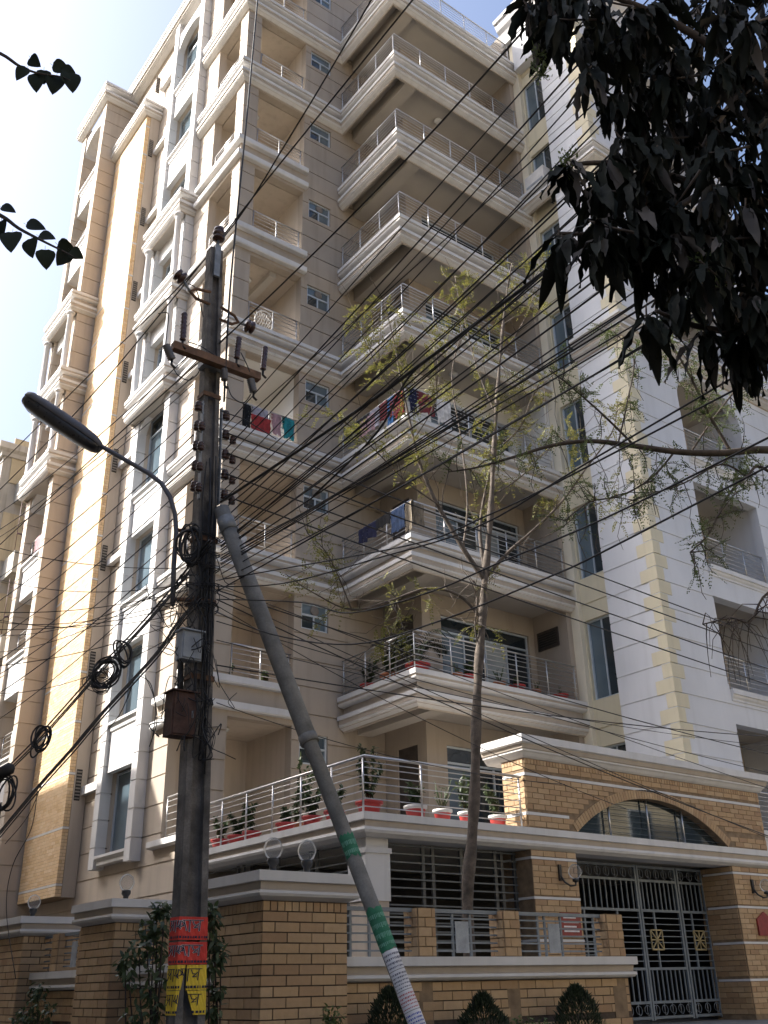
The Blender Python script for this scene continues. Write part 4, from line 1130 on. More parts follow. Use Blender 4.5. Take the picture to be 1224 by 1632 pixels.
for dx, dy in ((0, 0), (4, 2), (-3, 3), (2, 8)):
    cable(thru([(u+dx, v+dy) for u, v in B1], lambda u, v: on_x(u, v, 3.85)), .010, 'black cable in the upper sagging bundle beside the pole', 'upper sagging bundle')
B2 = [(318, 955), (290, 985), (255, 1035), (215, 1080), (160, 1140), (118, 1190), (60, 1255), (-15, 1345)]
for dx, dy in ((0, 0), (4, 3), (-3, 1), (1, 7), (5, -3)):
    cable(thru([(u+dx, v+dy) for u, v in B2], lambda u, v: on_x(u, v, 3.85)), .008, 'black cable in the lower sagging bundle beside the boxes', 'lower sagging bundle')
for i, pts in enumerate(([(215, 1080), (190, 1140), (150, 1185)], [(60, 1255), (50, 1320), (20, 1380), (10, 1450), (25, 1560)], [(70, 1240), (45, 1300), (8, 1345)], [(230, 1075), (245, 1110), (250, 1150), (238, 1190)], [(225, 1078), (240, 1090), (248, 1130), (243, 1175)])):
    cable(thru(pts, lambda u, v: on_x(u, v, 3.85)), .005, 'loose tail of cable hanging below the lower bundle', 'loose cable tails')
def coil(u, v, ru, rv, tilt, loops, lab, dist=PD-.15, r=.008, pol=False):
    t = thing('cable_coil', lab, 'cable coil', tuple(pd(u, v, dist)))
    for q in range(loops):
        cu, cv = u+random.uniform(-5, 5), v+random.uniform(-5, 5); a_, b_ = ru*random.uniform(.6, 1.2), rv*random.uniform(.7, 1.15); tl = rad(tilt+random.uniform(-18, 18))
        pts = []
        for i in range(23):
            a = 2*math.pi*i/22; x = a_*math.cos(a); y = b_*math.sin(a)
            pts.append(pd(cu+x*math.cos(tl)-y*math.sin(tl), cv+x*math.sin(tl)+y*math.cos(tl), dist+.03*math.sin(a*2+q)))
        MB().tube(pts, r, 5, caps=False).build('loop', 'cable', t)
coil(303, 868, 16, 28, 8, 9, 'big coil of spare cable hung on the pole by the lamp arm', PD-.2, .009)
coil(197, 1042, 13, 20, -8, 4, 'neat round loop of cable above the tangled knot')
coil(168, 1075, 18, 26, 30, 7, 'tangled knot of cable loops on the upper bundle')
coil(157, 1087, 20, 17, 0, 6, 'loose hanging loops of wire below the tangled knot', r=.004)
coil(66, 1178, 11, 24, 14, 6, 'long narrow coil of cable hanging in front of the brick pier')
coil(6, 1262, 14, 30, 10, 6, 'coil of cable hanging at the far end of the lower bundle')
bl = MB(); cpt = pd(8, 1228, PD-.15)
bl.lathe(cpt-Vector((.06, 0, .04)), [(.02, 0), (.05, .02), (.055, .12), (.02, .15)], 10, axis=(.8, -.4, .5))
tag(bl.build('cable_joint_box', 'cable'), 'black plastic cable joint closure on the upper bundle', 'joint box')
# tangle on the pole itself
rt = random.Random(3)
for i in range(46):
    u0 = rt.uniform(268, 352); v0 = rt.uniform(880, 1180)
    pts = [(u0, v0)]
    for j in range(rt.randint(3, 6)):
        u0 += rt.uniform(-26, 24); v0 += rt.uniform(-30, 46)
        pts.append((min(392, max(222, u0)), min(1210, v0)))
    dd_ = PD-rt.uniform(.12, .32)
    cable(thru(pts, lambda u, v: pd(u, v, dd_), 4), rt.choice((.0035, .0045, .006)), 'thin wire in the tangle wrapped about the pole', 'wire tangle on the pole', 'tangled_wire')
for i in range(10):
    x = rt.uniform(-.08, .08); z0 = rt.uniform(3.2, 4.4); z1 = rt.uniform(5.3, 6.6)
    P = []
    for j in range(7):
        z = z0+(z1-z0)*j/6; c = pc_(z); P.append(c+Vector((x+rt.uniform(-.02, .02), -half(z)[1]-.02-rt.uniform(0, .02), 0)))
    cable(P, .007, 'cable running down the face of the pole', 'cables down the pole face', 'pole_cable')
for i, z in enumerate((5.62, 5.45, 5.3, 5.1, 4.9)):
    c = pc_(z)
    for q in range(2):
        P = [c+Vector((.17*math.cos(a), .115*math.sin(a)-.01, .02*math.sin(a*2+i)+q*.02)) for a in [2*math.pi*j/16 for j in range(17)]]
        cable(P, .006, 'cable lashing wrapped round the pole', 'cable lashings round the pole', 'cable_lashing')
# jumpers at the pole top
for pts in ([(272, 575), (282, 596), (300, 606), (313, 598), (318, 590)], [(362, 612), (370, 632), (388, 642), (400, 628)], [(252, 500), (268, 500), (266, 530), (264, 548)], [(300, 545), (320, 552), (345, 568)], [(384, 562), (393, 580), (398, 592)], [(300, 452), (313, 462), (324, 505)], [(352, 655), (372, 662), (392, 670), (440, 700)]):
    cable(thru(pts, lambda u, v: pd(u, v, PD-.2), 5), .0065, 'short curved jumper wire among the pole-top insulators', 'jumper wires at the pole top', 'jumper_wire')

# ------------------------------------------------------------------ vegetation helpers
rv = random.Random(11)
def rdir(up=0.0):
    v = Vector((rv.gauss(0, 1), rv.gauss(0, 1), rv.gauss(0, 1)+up)); return v.normalized()
def quad_leaf(mb, p, d, n, l, w_, mi=0):              # small leaflet: 4-point diamond folded at the rib
    d = d.normalized(); s = d.cross(n)
    if s.length < 1e-3: s = d.cross(Vector((0, 0, 1)))
    s = s.normalized(); n = s.cross(d)
    mb.add([p, p+d*(l*.45)+s*(w_/2)+n*(w_*.12), p+d*l, p+d*(l*.45)-s*(w_/2)+n*(w_*.12)], [(0, 1, 2), (0, 2, 3)], mi)
def oval_leaf(mb, p, d, n, l, w_, curl=.15, mi=0, seg=4, heart=False):
    d = d.normalized(); s = d.cross(n)
    if s.length < 1e-3: s = d.cross(Vector((1, 0, 0)))
    s = s.normalized(); n = s.cross(d); vs = []
    for i in range(seg+1):
        t = i/seg; w2 = (math.sin(math.pi*min(1, (t*.9+.05))**(.62 if heart else .85)))*w_/2 if i < seg else 0
        if heart and i == 0: w2 = w_*.18
        c = p+d*(l*t)-n*(curl*l*t*t)
        vs += [c+s*w2+n*(w2*.22), c, c-s*w2+n*(w2*.22)]
    fs = []
    for i in range(seg):
        for j in (0, 1): fs.append((i*3+j, i*3+j+1, (i+1)*3+j+1, (i+1)*3+j))
    mb.add(vs, fs, mi, True)
def pinnate(mb, p, d, length, pairs, ll, lw, mi=0):   # one feathery compound leaf
    d = d.normalized(); side = d.cross(Vector((0, 0, 1)))
    side = side.normalized() if side.length > .05 else Vector((1, 0, 0)); up = side.cross(d)
    for i in range(pairs):
        t = (i+.6)/pairs; q = p+d*(length*t)-Vector((0, 0, 1))*(length*.25*t*t)
        for s in (-1, 1):
            dd = (side*s*.85+d*.5+rdir()*.25-Vector((0, 0, .15))).normalized()
            quad_leaf(mb, q, dd, up+rdir()*.5, ll*rv.uniform(.7, 1.15)*(1-.3*t), lw*rv.uniform(.8, 1.1), mi)
    quad_leaf(mb, p+d*length-Vector((0, 0, length*.25)), d, up, ll, lw, mi)
def smooth(P, n=5):
    out = []
    for i in range(len(P)-1):
        p0 = P[max(0, i-1)]; p1 = P[i]; p2 = P[i+1]; p3 = P[min(len(P)-1, i+2)]
        for j in range(n):
            t = j/n; out.append(.5*((2*p1)+(p2-p0)*t+(2*p0-5*p1+4*p2-p3)*t*t+(3*p1-p0-3*p2+p3)*t**3))
    out.append(P[-1]); return out
def taper(n, a, b): return [a+(b-a)*i/(n-1) for i in range(n)]

# ------------------------------------------------------------------ slender tree inside the wall
TD = 13.9
tb = pd(745, 1445, TD); tree = thing('slender_tree', 'slender pale-barked tree with sparse feathery yellow-green leaves behind the wall', 'tree', (tb.x, tb.y, .9))
def brpx(pts, d0, d1): return smooth([pd(u, v, d0+(d1-d0)*i/(len(pts)-1)) for i, (u, v) in enumerate(pts)])
tr = [Vector((tb.x-.02, tb.y-.03, .85))]+[pd(u, v, TD) for u, v in ((745, 1445), (752, 1340), (757, 1250), (759, 1150), (763, 1060), (769, 990), (772, 930), (778, 870), (783, 800), (787, 720), (792, 640), (798, 560), (806, 480), (816, 420))]
tr = smooth(tr, 4)
rr_ = [max(.012, .086*(1-(i/(len(tr)-1)))**.62+.01*math.sin(i*1.3)) for i in range(len(tr))]
MB().tube(tr, rr_, 12).build('trunk', 'bark_pale', tree)
crown = MB(); twigs = MB()
def twig_leaves(p, d, ln, dens, big=1.0, mi=0):
    P = [p]; dd = d.copy()
    for i in range(4):
        dd = (dd+rdir(.15)*.35).normalized(); P.append(P[-1]+dd*(ln/4))
    twigs.tube(P, taper(5, .007, .003), 4)
    for i in range(1, 5):
        for q in range(dens):
            l_ = (dd*.5+rdir(-.1)).normalized()
            pinnate(crown, P[i].lerp(P[i-1], rv.random()), l_, rv.uniform(.13, .26)*big, rv.randint(4, 7), .05*big, .026*big, mi)
BR = [([(773, 925), (745, 885), (715, 835), (690, 790), (668, 735), (655, 680), (640, 610), (628, 545), (612, 480)], TD, TD-.6, .045),
      ([(772, 905), (765, 850), (770, 800), (783, 740), (790, 680)], TD, TD+.35, .035),
      ([(776, 918), (810, 880), (850, 845), (895, 800), (935, 745), (975, 690), (985, 640)], TD, TD-.3, .032),
      ([(767, 985), (730, 948), (680, 938), (620, 958), (560, 972), (500, 945), (455, 915)], TD, TD-.7, .026),
      ([(764, 1040), (757, 1000), (760, 960), (755, 925)], TD, TD-.15, .014),
      ([(560, 970), (540, 920), (520, 880), (490, 850)], TD-.6, TD-1.0, .012),
      ([(700, 805), (650, 770), (610, 730), (570, 690), (535, 660)], TD-.3, TD-.8, .014),
      ([(738, 875), (745, 800), (735, 700), (720, 600), (735, 520), (725, 440)], TD-.1, TD+.6, .018),
      ([(790, 660), (765, 600), (745, 530), (735, 470)], TD, TD+.4, .014),
      ([(796, 570), (830, 520), (850, 470), (848, 410)], TD, TD+.3, .013),
      ([(784, 790), (830, 760), (875, 715), (920, 700)], TD, TD+.5, .016),
      ([(820, 870), (880, 850), (930, 815), (985, 790)], TD-.1, TD+.5, .012),
      ([(788, 720), (830, 680), (850, 630), (890, 590)], TD, TD-.6, .014),
      ([(645, 640), (610, 600), (585, 550), (570, 520)], TD-.5, TD-.8, .010),
      ([(660, 700), (690, 650), (700, 600), (690, 540)], TD-.4, TD-.1, .011),
      ([(620, 958), (640, 1000), (590, 1030)], TD-.5, TD-.9, .008)]
for pts, d0, d1, r0 in BR:
    P = brpx(pts, d0, d1)
    MB().tube(P, taper(len(P), r0, .006), 7).build('branch', 'bark_pale', tree)
    for i in range(len(P)//3, len(P)):
        for q in range(2):
            if rv.random() < (.30 if r0 > .011 else .40):
                dir_ = (P[min(i+1, len(P)-1)]-P[i-1]).normalized()
                twig_leaves(P[i], (rdir(.25)+dir_*.5).normalized(), rv.uniform(.25, .65), 2)
for i in range(len(tr)*2//3, len(tr)):
    for q in range(1): twig_leaves(tr[i], rdir(.3), rv.uniform(.3, .8), 2)
for i in range(150):
    pts, d0, d1, r0 = rv.choice(BR); P = brpx(pts, d0, d1); q = P[rv.randrange(len(P)//4, len(P))]; d_ = rdir(.55); L_ = rv.uniform(.3, .9)
    twigs.tube([q, q+d_*L_*.4+rdir()*.04, q+d_*L_*.75+rdir()*.07, q+d_*L_+Vector((0, 0, .08))], taper(4, .007, .0025), 4)
twigs.build('twigs', 'bark_pale', tree, 'stuff'); crown.build('crown', 'leaf_yellow', tree, 'stuff')

# ------------------------------------------------------------------ tree whose long limb reaches in from the right
ND = 9.2
nb_ = pd(1420, 1640, ND); nb_.z = .1
neem = thing('feathery_tree', 'thin-limbed feathery green tree reaching a long dark bough across the white wing', 'tree', (nb_.x, nb_.y, .13))
trk = smooth([Vector((nb_.x, nb_.y, .1)), pd(1425, 1300, ND), pd(1400, 1000, ND), pd(1380, 800, ND), pd(1390, 500, ND), pd(1420, 200, ND)], 4)
MB().tube(trk, taper(len(trk), .16, .03), 10).build('trunk', 'bark_dark', neem)
crown = MB(); twigs = MB()
NBR = [([(1382, 790), (1310, 735), (1224, 717), (1150, 722), (1080, 720), (1000, 709), (940, 703), (880, 710), (820, 728), (760, 745), (715, 752)], ND, ND-.4, .052),
       ([(1165, 721), (1130, 660), (1100, 600), (1070, 545), (1055, 500)], ND, ND-.4, .02),
       ([(1010, 709), (960, 660), (905, 612), (875, 590)], ND-.2, ND-.5, .014),
       ([(1380, 830), (1290, 800), (1215, 745), (1190, 760), (1160, 790), (1130, 850), (1100, 880)], ND, ND-.5, .022),
       ([(1390, 900), (1300, 930), (1224, 945), (1196, 990), (1165, 985), (1120, 995)], ND, ND-.4, .018),
       ([(1075, 720), (1040, 760), (990, 790), (940, 800), (900, 830)], ND-.1, ND-.6, .012),
       ([(1100, 722), (1150, 650), (1224, 560), (1300, 500)], ND, ND+.3, .013),
       ([(1190, 760), (1150, 740), (1090, 770), (1030, 790), (1000, 800)], ND, ND-.3, .011),
       ([(985, 708), (1000, 640), (1010, 570), (980, 530)], ND-.2, ND-.1, .010)]
for bi, (pts, d0, d1, r0) in enumerate(NBR):
    P = brpx(pts, d0, d1)
    MB().tube(P, taper(len(P), r0, .006), 7).build('branch', 'bark_dark', neem)
    if bi == 4:
        for i in range(8, len(P)):
            for q in range(2):
                dd = (rdir(-.6)).normalized(); twigs.tube([P[i], P[i]+dd*.16, P[i]+dd*.28+Vector((0, 0, -.12)), P[i]+dd*.32+Vector((0, 0, -.3))], taper(4, .006, .002), 4)
        continue
    for i in range(max(4, len(P)//4), len(P)):
        for q in range(2 if bi else 1):
            if rv.random() < .55: twig_leaves(P[i], rdir(.2), rv.uniform(.15, .42), 2, .62)
    for i in range(6, len(P), 4):
        d_ = Vector((rv.uniform(-.2, .2), rv.uniform(-.2, .2), -1)); L_ = rv.uniform(.2, .7)
        twigs.tube([P[i], P[i]+d_*L_*.4+rdir()*.03, P[i]+d_*L_*.75+rdir()*.05, P[i]+d_*L_], taper(4, .006, .0025), 4)
twigs.build('twigs', 'bark_dark', neem, 'stuff'); crown.build('crown', 'leaf_green', neem, 'stuff')

# ------------------------------------------------------------------ mango tree close overhead
mg0 = pd(1560, 1640, 4.2); mg0.z = 0
mango = thing('mango_tree', 'mango tree close overhead with dense dark drooping leaves seen against the sky', 'tree', tuple(mg0))
mtr = smooth([mg0, pd(1540, 1200, 4.2), pd(1480, 700, 4.15), pd(1400, 300, 4.1), pd(1330, 60, 4.0), pd(1250, -150, 3.9)], 4)
MB().tube(mtr, taper(len(mtr), .20, .05), 12).build('trunk', 'bark_dark', mango)
MBR = [([(1400, 300), (1300, 200), (1200, 120), (1080, 40), (960, -10), (850, -20)], 5.2, 4.5, .05), ([(1430, 420), (1330, 360), (1240, 330), (1130, 300), (1030, 270), (960, 260), (910, 262)], 5.2, 4.4, .045),
       ([(1470, 650), (1380, 560), (1300, 520), (1200, 530), (1110, 520), (1045, 495)], 5.2, 4.3, .04), ([(1130, 300), (1060, 340), (980, 370), (890, 372)], 4.7, 4.4, .022), ([(1200, 120), (1140, 200), (1100, 260), (1060, 180)], 4.9, 4.6, .025), ([(1240, 330), (1200, 420), (1180, 470)], 4.8, 4.6, .02), ([(1300, 520), (1240, 560), (1200, 590)], 5, 4.6, .02)]
for pts, d0, d1, r0 in MBR:
    P = brpx(pts, d0*.78, d1*.78); MB().tube(P, taper(len(P), r0*.8, .008), 8).build('branch', 'bark_dark', mango)
LEAFME = []
for i in range(8):
    mb = MB(); seg = 8; l_ = 1.0; w_ = rv.uniform(.17, .23); curl = rv.uniform(.1, .45); vs = []; tw = rv.uniform(-.5, .5)
    for j in range(seg+1):
        t = j/seg; w2 = w_/2*(math.sin(math.pi*(t**.8))**.75 if 0 < t < 1 else .04)
        z = -curl*t*t*.6; roll = tw*t; wob = .035*math.sin(t*17+i)
        cx, cz = math.cos(roll), math.sin(roll)
        vs += [(t, w2*cx, z+w2*cz+w2*.35+wob), (t, 0, z), (t, -w2*cx, z-w2*cz+w2*.35-wob)]
    fs = [(a*3+b, a*3+b+1, (a+1)*3+b+1, (a+1)*3+b) for a in range(seg) for b in (0, 1)]
    mb.add(vs, fs, 0, True)
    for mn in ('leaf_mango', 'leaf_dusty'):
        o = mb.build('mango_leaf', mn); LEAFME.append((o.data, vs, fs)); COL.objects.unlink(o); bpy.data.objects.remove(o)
poly = [(822, -30), (1250, -30), (1250, 500), (1190, 510), (1125, 490), (1090, 470), (1020, 420), (960, 390), (905, 350), (905, 300), (965, 255), (985, 225), (960, 165), (905, 95), (850, 30)]
def inside(x, y):
    c = False; j = len(poly)-1
    for i in range(len(poly)):
        (xi, yi), (xj, yj) = poly[i], poly[j]
        if (yi > y) != (yj > y) and x < (xj-xi)*(y-yi)/(yj-yi)+xi: c = not c
        j = i
    return c
clus = [(838, 6, 4.5, 1), (868, -12, 4.5, 1), (905, 262, 4.4, 1), (893, 372, 4.4, 1), (945, 300, 4.4, 1), (1030, 495, 4.3, 1), (1078, 470, 4.4, 1), (1120, 530, 4.5, 1), (1180, 535, 4.5, 1), (990, 150, 4.6, 1), (960, 20, 4.6, 1), (1010, 290, 4.4, 1), (985, 215, 4.5, 1), (930, 60, 4.5, 1), (1218, 545, 4.5, 1), (1000, 360, 4.5, 1), (960, 350, 4.4, 1)]
y = -40
while y < 560:
    x = 815
    while x < 1250:
        xx, yy = x+rv.uniform(-16, 16), y+rv.uniform(-16, 16)
        if inside(xx, yy): clus.append((xx, yy, rv.uniform(4.2, 5.3), 0))
        x += 37
    y += 35
cand = []
mt = MB()
for (u, v, d, edge) in clus:
    d *= .78; c = pd(u, v, d); ax = (Vector((-.5, -.2, .1))+rdir()*.6).normalized()
    for q in range(12 if not edge else 11):
        az = rv.uniform(0, 2*math.pi); out = Vector((math.cos(az), math.sin(az), 0))
        dr_ = (out*rv.uniform(.15, .8)+Vector((0, 0, -1))*rv.uniform(.5, 1.3)+ax*.12).normalized()
        l_ = rv.uniform(.18, .30)*(1.08 if edge else 1)
        nn = (out*.7+Vector((0, 0, 1))*.6+rdir()*.5)
        sy = dr_.cross(nn).normalized(); nn = sy.cross(dr_) if True else nn
        Mx = Matrix((dr_, sy, nn)).transposed().to_4x4()
        p = c+out*rv.uniform(.005, .03)-ax*rv.uniform(0, .05)
        Mx = Matrix.Translation(p)@Mx@Matrix.Diagonal((l_, l_, l_, 1))
        dusty = rv.random() < .13
        cand.append((1 if edge else 0, -d, 2*rv.randrange(8)+(1 if dusty else 0), Mx))
        mt.tube([c-ax*.02, p], .0022, 3, caps=False)
    mt.tube([c-ax*.22+Vector((0, 0, .02)), c-ax*.08, c+ax*.02], [.007, .005, .004], 5)
cand.sort(key=lambda q: (-q[0], -q[1]))
rest = MB()
for i, (e, d, k, Mx) in enumerate(cand):
    me, vs, fs = LEAFME[k]
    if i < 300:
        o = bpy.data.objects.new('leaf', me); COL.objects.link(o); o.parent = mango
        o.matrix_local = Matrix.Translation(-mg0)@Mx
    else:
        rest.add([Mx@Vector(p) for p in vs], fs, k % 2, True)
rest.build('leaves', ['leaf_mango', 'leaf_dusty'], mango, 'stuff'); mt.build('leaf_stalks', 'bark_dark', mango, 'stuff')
fl = MB()
for u, v in ((905, 255), (855, 90), (1150, 460), (865, 120), (900, 272), (1120, 420)):
    c = pd(u, v, 3.42)
    for q in range(26):
        d = rdir(.5); fl.tube([c, c+d*rv.uniform(.03, .08)], .0018, 3)
        quad_leaf(fl, c+d*.05, rdir(), rdir(), .022, .012)
fl.build('flower_spikes', 'leaf_green', mango, 'stuff')

# ------------------------------------------------------------------ heart-leaved tree across the lane, only twigs in view
pip = thing('heart_leaf_tree', 'heart-leaved tree whose two thin dark twigs hang against the white sky', 'tree', (-1.35, 6.4, 0))
ptr = smooth([Vector((-1.35, 6.4, 0)), Vector((-1.3, 6.4, 2.5)), Vector((-1.25, 6.3, 4.8)), Vector((-1.1, 6.2, 7.0)), Vector((-1.0, 6.1, 9))], 4)
MB().tube(ptr, taper(len(ptr), .16, .04), 10).build('trunk', 'bark_dark', pip)
W1 = [ptr[-3], pd(-160, 20, 5.4), pd(-60, 62, 5.1), pd(0, 85, 5), pd(32, 106, 5), pd(62, 117, 4.95), pd(96, 122, 4.95), pd(112, 128, 4.95)]
W2 = [ptr[-7], pd(-200, 270, 5.5), pd(-60, 320, 5.1), pd(0, 343, 5), pd(30, 364, 5), pd(68, 384, 4.95), pd(100, 400, 4.95), pd(122, 412, 4.95)]
for W in (W1, W2):
    P = smooth(W, 4); MB().tube(P, taper(len(P), .022, .003), 6).build('branch', 'bark_dark', pip)
for (u, v, a, s) in ((48, 92, 40, .9), (43, 108, 120, 1), (60, 118, 95, 1.15), (70, 112, 80, .9), (90, 122, 95, 1.2), (84, 104, 10, 1), (100, 110, 20, .8), (110, 116, 75, 1.3), (20, 370, 85, 1.3), (50, 380, 90, 1.15), (72, 398, 85, 1.1), (42, 358, 10, 1), (92, 390, 20, .95), (108, 402, 110, .95), (2, 352, 80, 1.1), (2, 330, 10, .8), (62, 376, 15, .9), (112, 400, 30, .8)):
    p = pd(u, v, 4.97); d = (-LH*math.cos(rad(a))-Vector((0, 0, 1))*math.sin(rad(a))+rdir()*.15).normalized()
    mb = MB(); oval_leaf(mb, p, d, (-FH+rdir()*.5), .125*s, .115*s, .2, 0, 7, True)
    mb.tube([p-d*.02+Vector((0, 0, .012)), p], .0015, 3); mb.build('leaf', 'leaf_dark', pip)
W3 = smooth([pd(68, 384, 4.95), pd(60, 378, 4.95), pd(44, 366, 4.95)], 3)

# ------------------------------------------------------------------ shrubs at the foot of the wall
def shrub(px, top_v, wdt, yy, lab, grp=None):
    t_ = onp(1, yy, px, top_v); x = t_.x; h = t_.z-.13
    t = thing('conifer_shrub', lab, 'shrub', (x, yy, .13), grp)
    MB().tube([(x, yy, .13), (x, yy, .13+h*.8)], [.03, .008], 6).build('stem', 'bark_dark', t)
    mb = MB()
    for i in range(4200):
        z = 1-rv.random()**1.5; rad_ = min(wdt*1.15, wdt*.75*((1-z)/.22)**.62)*(.55+.45*math.sqrt(rv.random()))*(1+.10*math.sin(z*23+px)); a = rv.uniform(0, 2*math.pi)
        p = Vector((x+rad_*math.cos(a), yy+rad_*math.sin(a)*.8, .13+h*z*.97+rv.uniform(-.02, .02)))
        d = Vector((math.cos(a)*.5, math.sin(a)*.5, 1))+rdir()*.5
        quad_leaf(mb, p, d, rdir(), rv.uniform(.04, .085), .016)
    mb.build('foliage', 'leaf_cypress', t, 'stuff')
shrub(621, 1574, .36, 8.72, 'small dark conical shrub beside the leaning prop')
shrub(768, 1583, .38, 8.72, 'small dark conical shrub under the middle of the garden wall')
shrub(917, 1570, .40, 8.72, 'small dark conical shrub beside the gate end of the wall')
def bush(pts, n, lab, nm='climbing_bush', m_='leaf_bush', ll=.085, base=None, leafn=1):
    b0 = base; t = thing(nm, lab, 'bush', tuple(b0))
    mb = MB(); st = MB()
    for (c, r_) in pts:
        st = MB().tube(smooth([Vector(b0), Vector(b0).lerp(c, .5)+rdir()*.06, c], 4), taper(9, .014, .005), 5); st.build('stem', 'bark_dark', t)
        for i in range(n):
            d = rdir(); p = c+d*(r_*rv.random()**.5)
            oval_leaf(mb, p, (d*.6+rdir()-Vector((0, 0, .55))), (Vector((0, 0, 1))+rdir()*.7), ll*rv.uniform(.6, 1.2), ll*.45, .25, 0, 3)
    mb.build('foliage', m_, t, 'stuff')
bb0 = pd(250, 1640, 9.25); bb0.z = .13
cl = [(pd(u, v, 9.25+dd), r_) for u, v, dd, r_ in ((205, 1555, 0, .10), (222, 1515, 0, .13), (245, 1500, .1, .16), (262, 1475, .1, .14), (232, 1480, .1, .09), (240, 1575, -.05, .17), (225, 1610, -.1, .16), (262, 1540, .1, .16), (270, 1600, 0, .16), (250, 1625, -.1, .18), (250, 1452, .1, .05), (200, 1530, 0, .08), (262, 1450, .1, .07))]
bush(cl, 36, 'leafy dark green bush growing beside the utility pole against the wall', base=bb0)
bb1 = pd(348, 1640, 9.35); bb1.z = .13
cl = [(pd(u, v, 9.35), r_) for u, v, r_ in ((338, 1470, .08), (342, 1500, .08), (340, 1540, .07), (346, 1580, .07), (338, 1610, .07), (335, 1450, .06), (352, 1520, .05))]
bush(cl, 34, 'thin climbing plant between the pole and the corner brick pillar', base=bb1)
bb2 = onp(0, 5.2, 62, 1632); bb2.z = .13
bush([(onp(0, 5.2, u, v), r_) for u, v, r_ in ((60, 1580, .14), (52, 1605, .2), (70, 1620, .2), (40, 1625, .18))], 60, 'dusty green bush at the foot of the lane wall by the globe lamp pillars', base=bb2)
bb3 = onp(1, 8.7, 527, 1640); bb3.z = .13
bush([(onp(1, 8.7, u, v), r_) for u, v, r_ in ((528, 1618, .09), (520, 1632, .1), (538, 1634, .1))], 60, 'small bright green bush at the foot of the corner brick pillar', 'small_bush', 'leaf_green', .05, bb3)
bb4 = onp(1, 8.7, 840, 1640); bb4.z = .13
bush([(onp(1, 8.7, u, v), r_) for u, v, r_ in ((825, 1628, .07), (845, 1632, .08), (868, 1632, .08))], 50, 'low green plants between the two conical shrubs nearest the gate', 'small_bush', 'leaf_green', .045, bb4)

# ------------------------------------------------------------------ potted plants
def pot(x, y, z, r_, h, m_, lab, plant, grp, rim=None):
    r_ *= 1.3; h *= 1.35
    t = thing('potted_plant', lab, 'potted plant', (x, y, z), grp)
    pr = [(r_*.68, 0), (r_*.9, h*.75), (r_*.92, h*.78), (r_*1.06, h*.8), (r_*1.06, h), (r_*.9, h), (r_*.86, h*.86)]
    MB().lathe((x, y, z), pr, 14, mis=[0, 1, 1, 1, 1, 1] if rim else None).build('pot', [m_, rim or m_], t)
    c = Vector((x, y, z+h*.85)); mb = MB()
    kind, ht, n = plant
    for i in range(n):
        a = rv.uniform(0, 2*math.pi); d = Vector((math.cos(a)*.35, math.sin(a)*.35, 1)).normalized(); L_ = ht*rv.uniform(.6, 1)
        if kind == 'bush':
            P = [c, c+d*L_*.5+rdir()*.03, c+d*L_+rdir()*.04]; MB().tube(P, [.009, .006, .003], 5).build('stem', 'bark_dark', t)
            for q in range(64):
                p = P[1].lerp(P[2], rv.random()) if q % 3 else P[0].lerp(P[1], rv.uniform(.3, 1)); oval_leaf(mb, p, rdir(.1), Vector((0, 0, 1))+rdir()*.6, rv.uniform(.06, .115), .045, .2, 0, 3)
        elif kind == 'palm':
            o = Vector((math.cos(a), math.sin(a), 0)); P = smooth([c, c+o*L_*.25+Vector((0, 0, L_*.6)), c+o*L_*.65+Vector((0, 0, L_*.8)), c+o*L_*.95+Vector((0, 0, L_*.55))], 4)
            MB().tube(P, taper(len(P), .008, .003), 4).build('stem', 'leaf_bush', t)
            for q in range(3, len(P)-1):
                dd = (P[q+1]-P[q]).normalized(); sd_ = dd.cross(Vector((0, 0, 1))).normalized()
                for s in (-1, 1):
                    for w2 in (0, .5): quad_leaf(mb, P[q].lerp(P[q+1], w2), sd_*s+dd*.6-Vector((0, 0, .3)), Vector((0, 0, 1)), .24*(1-.4*q/len(P)), .022)
        else:
            d = (d+rdir()*.15); mb.tube([c, c+d*L_*.6, c+d*L_], [.012, .010, .004], 5)
            for q in range(5): quad_leaf(mb, c+d*L_*rv.random(), rdir(.5), rdir(), .07, .02)
    mb.build('foliage', 'leaf_bush' if kind != 'palm' else 'leaf_dark', t, 'stuff')
GP = 'potted plants along the porch terrace railing'
def fx(u): return onp(1, 12.72, u, 1285).x
def ly(u): return onp(0, 9.28, u, 1310).y
pot(9.30, 12.70, CZ, .16, .17, 'pot_red', 'wide red pot with a bushy plant at the terrace railing corner', ('bush', .95, 7), GP)
pot(fx(662), 12.72, CZ, .14, .18, 'pot_red', 'white-rimmed red pot with low leafy plant beside the corner red pot', ('bush', .4, 5), GP, 'pot_white')
pot(fx(706), 12.74, CZ, .12, .17, 'pot_red', 'white-rimmed red pot with stiff spiky plant on the terrace', ('spike', .5, 9), GP, 'pot_white')
pot(fx(743), 12.72, CZ, .11, .17, 'pot_red', 'white-rimmed red pot with pale leafy shrub against the tree trunk', ('bush', .75, 5), GP, 'pot_white')
pot(fx(794), 12.75, CZ, .12, .17, 'pot_red', 'white-rimmed red pot beside the brick gate portal', ('bush', .65, 5), GP, 'pot_white')
for i, (u, lab, pl) in enumerate(((352, 'red pot nearest the building on the lane edge of the terrace', ('bush', .5, 4)), (378, 'small red pot with sparse plant behind the pole on the terrace edge', ('bush', .5, 5)), (402, 'red pot with tall thin plant on the lane edge of the terrace', ('bush', .75, 4)), (455, 'red pot with small plant and orange flower on the terrace edge', ('bush', .35, 4)), (497, 'red pot with rounded green plant on the terrace edge beside the prop', ('bush', .55, 6)), (533, 'red pot with low plant just behind the leaning prop', ('bush', .45, 5)))):
    pot(9.28, ly(u), CZ, .13, .16, 'pot_red', lab, pl, GP)
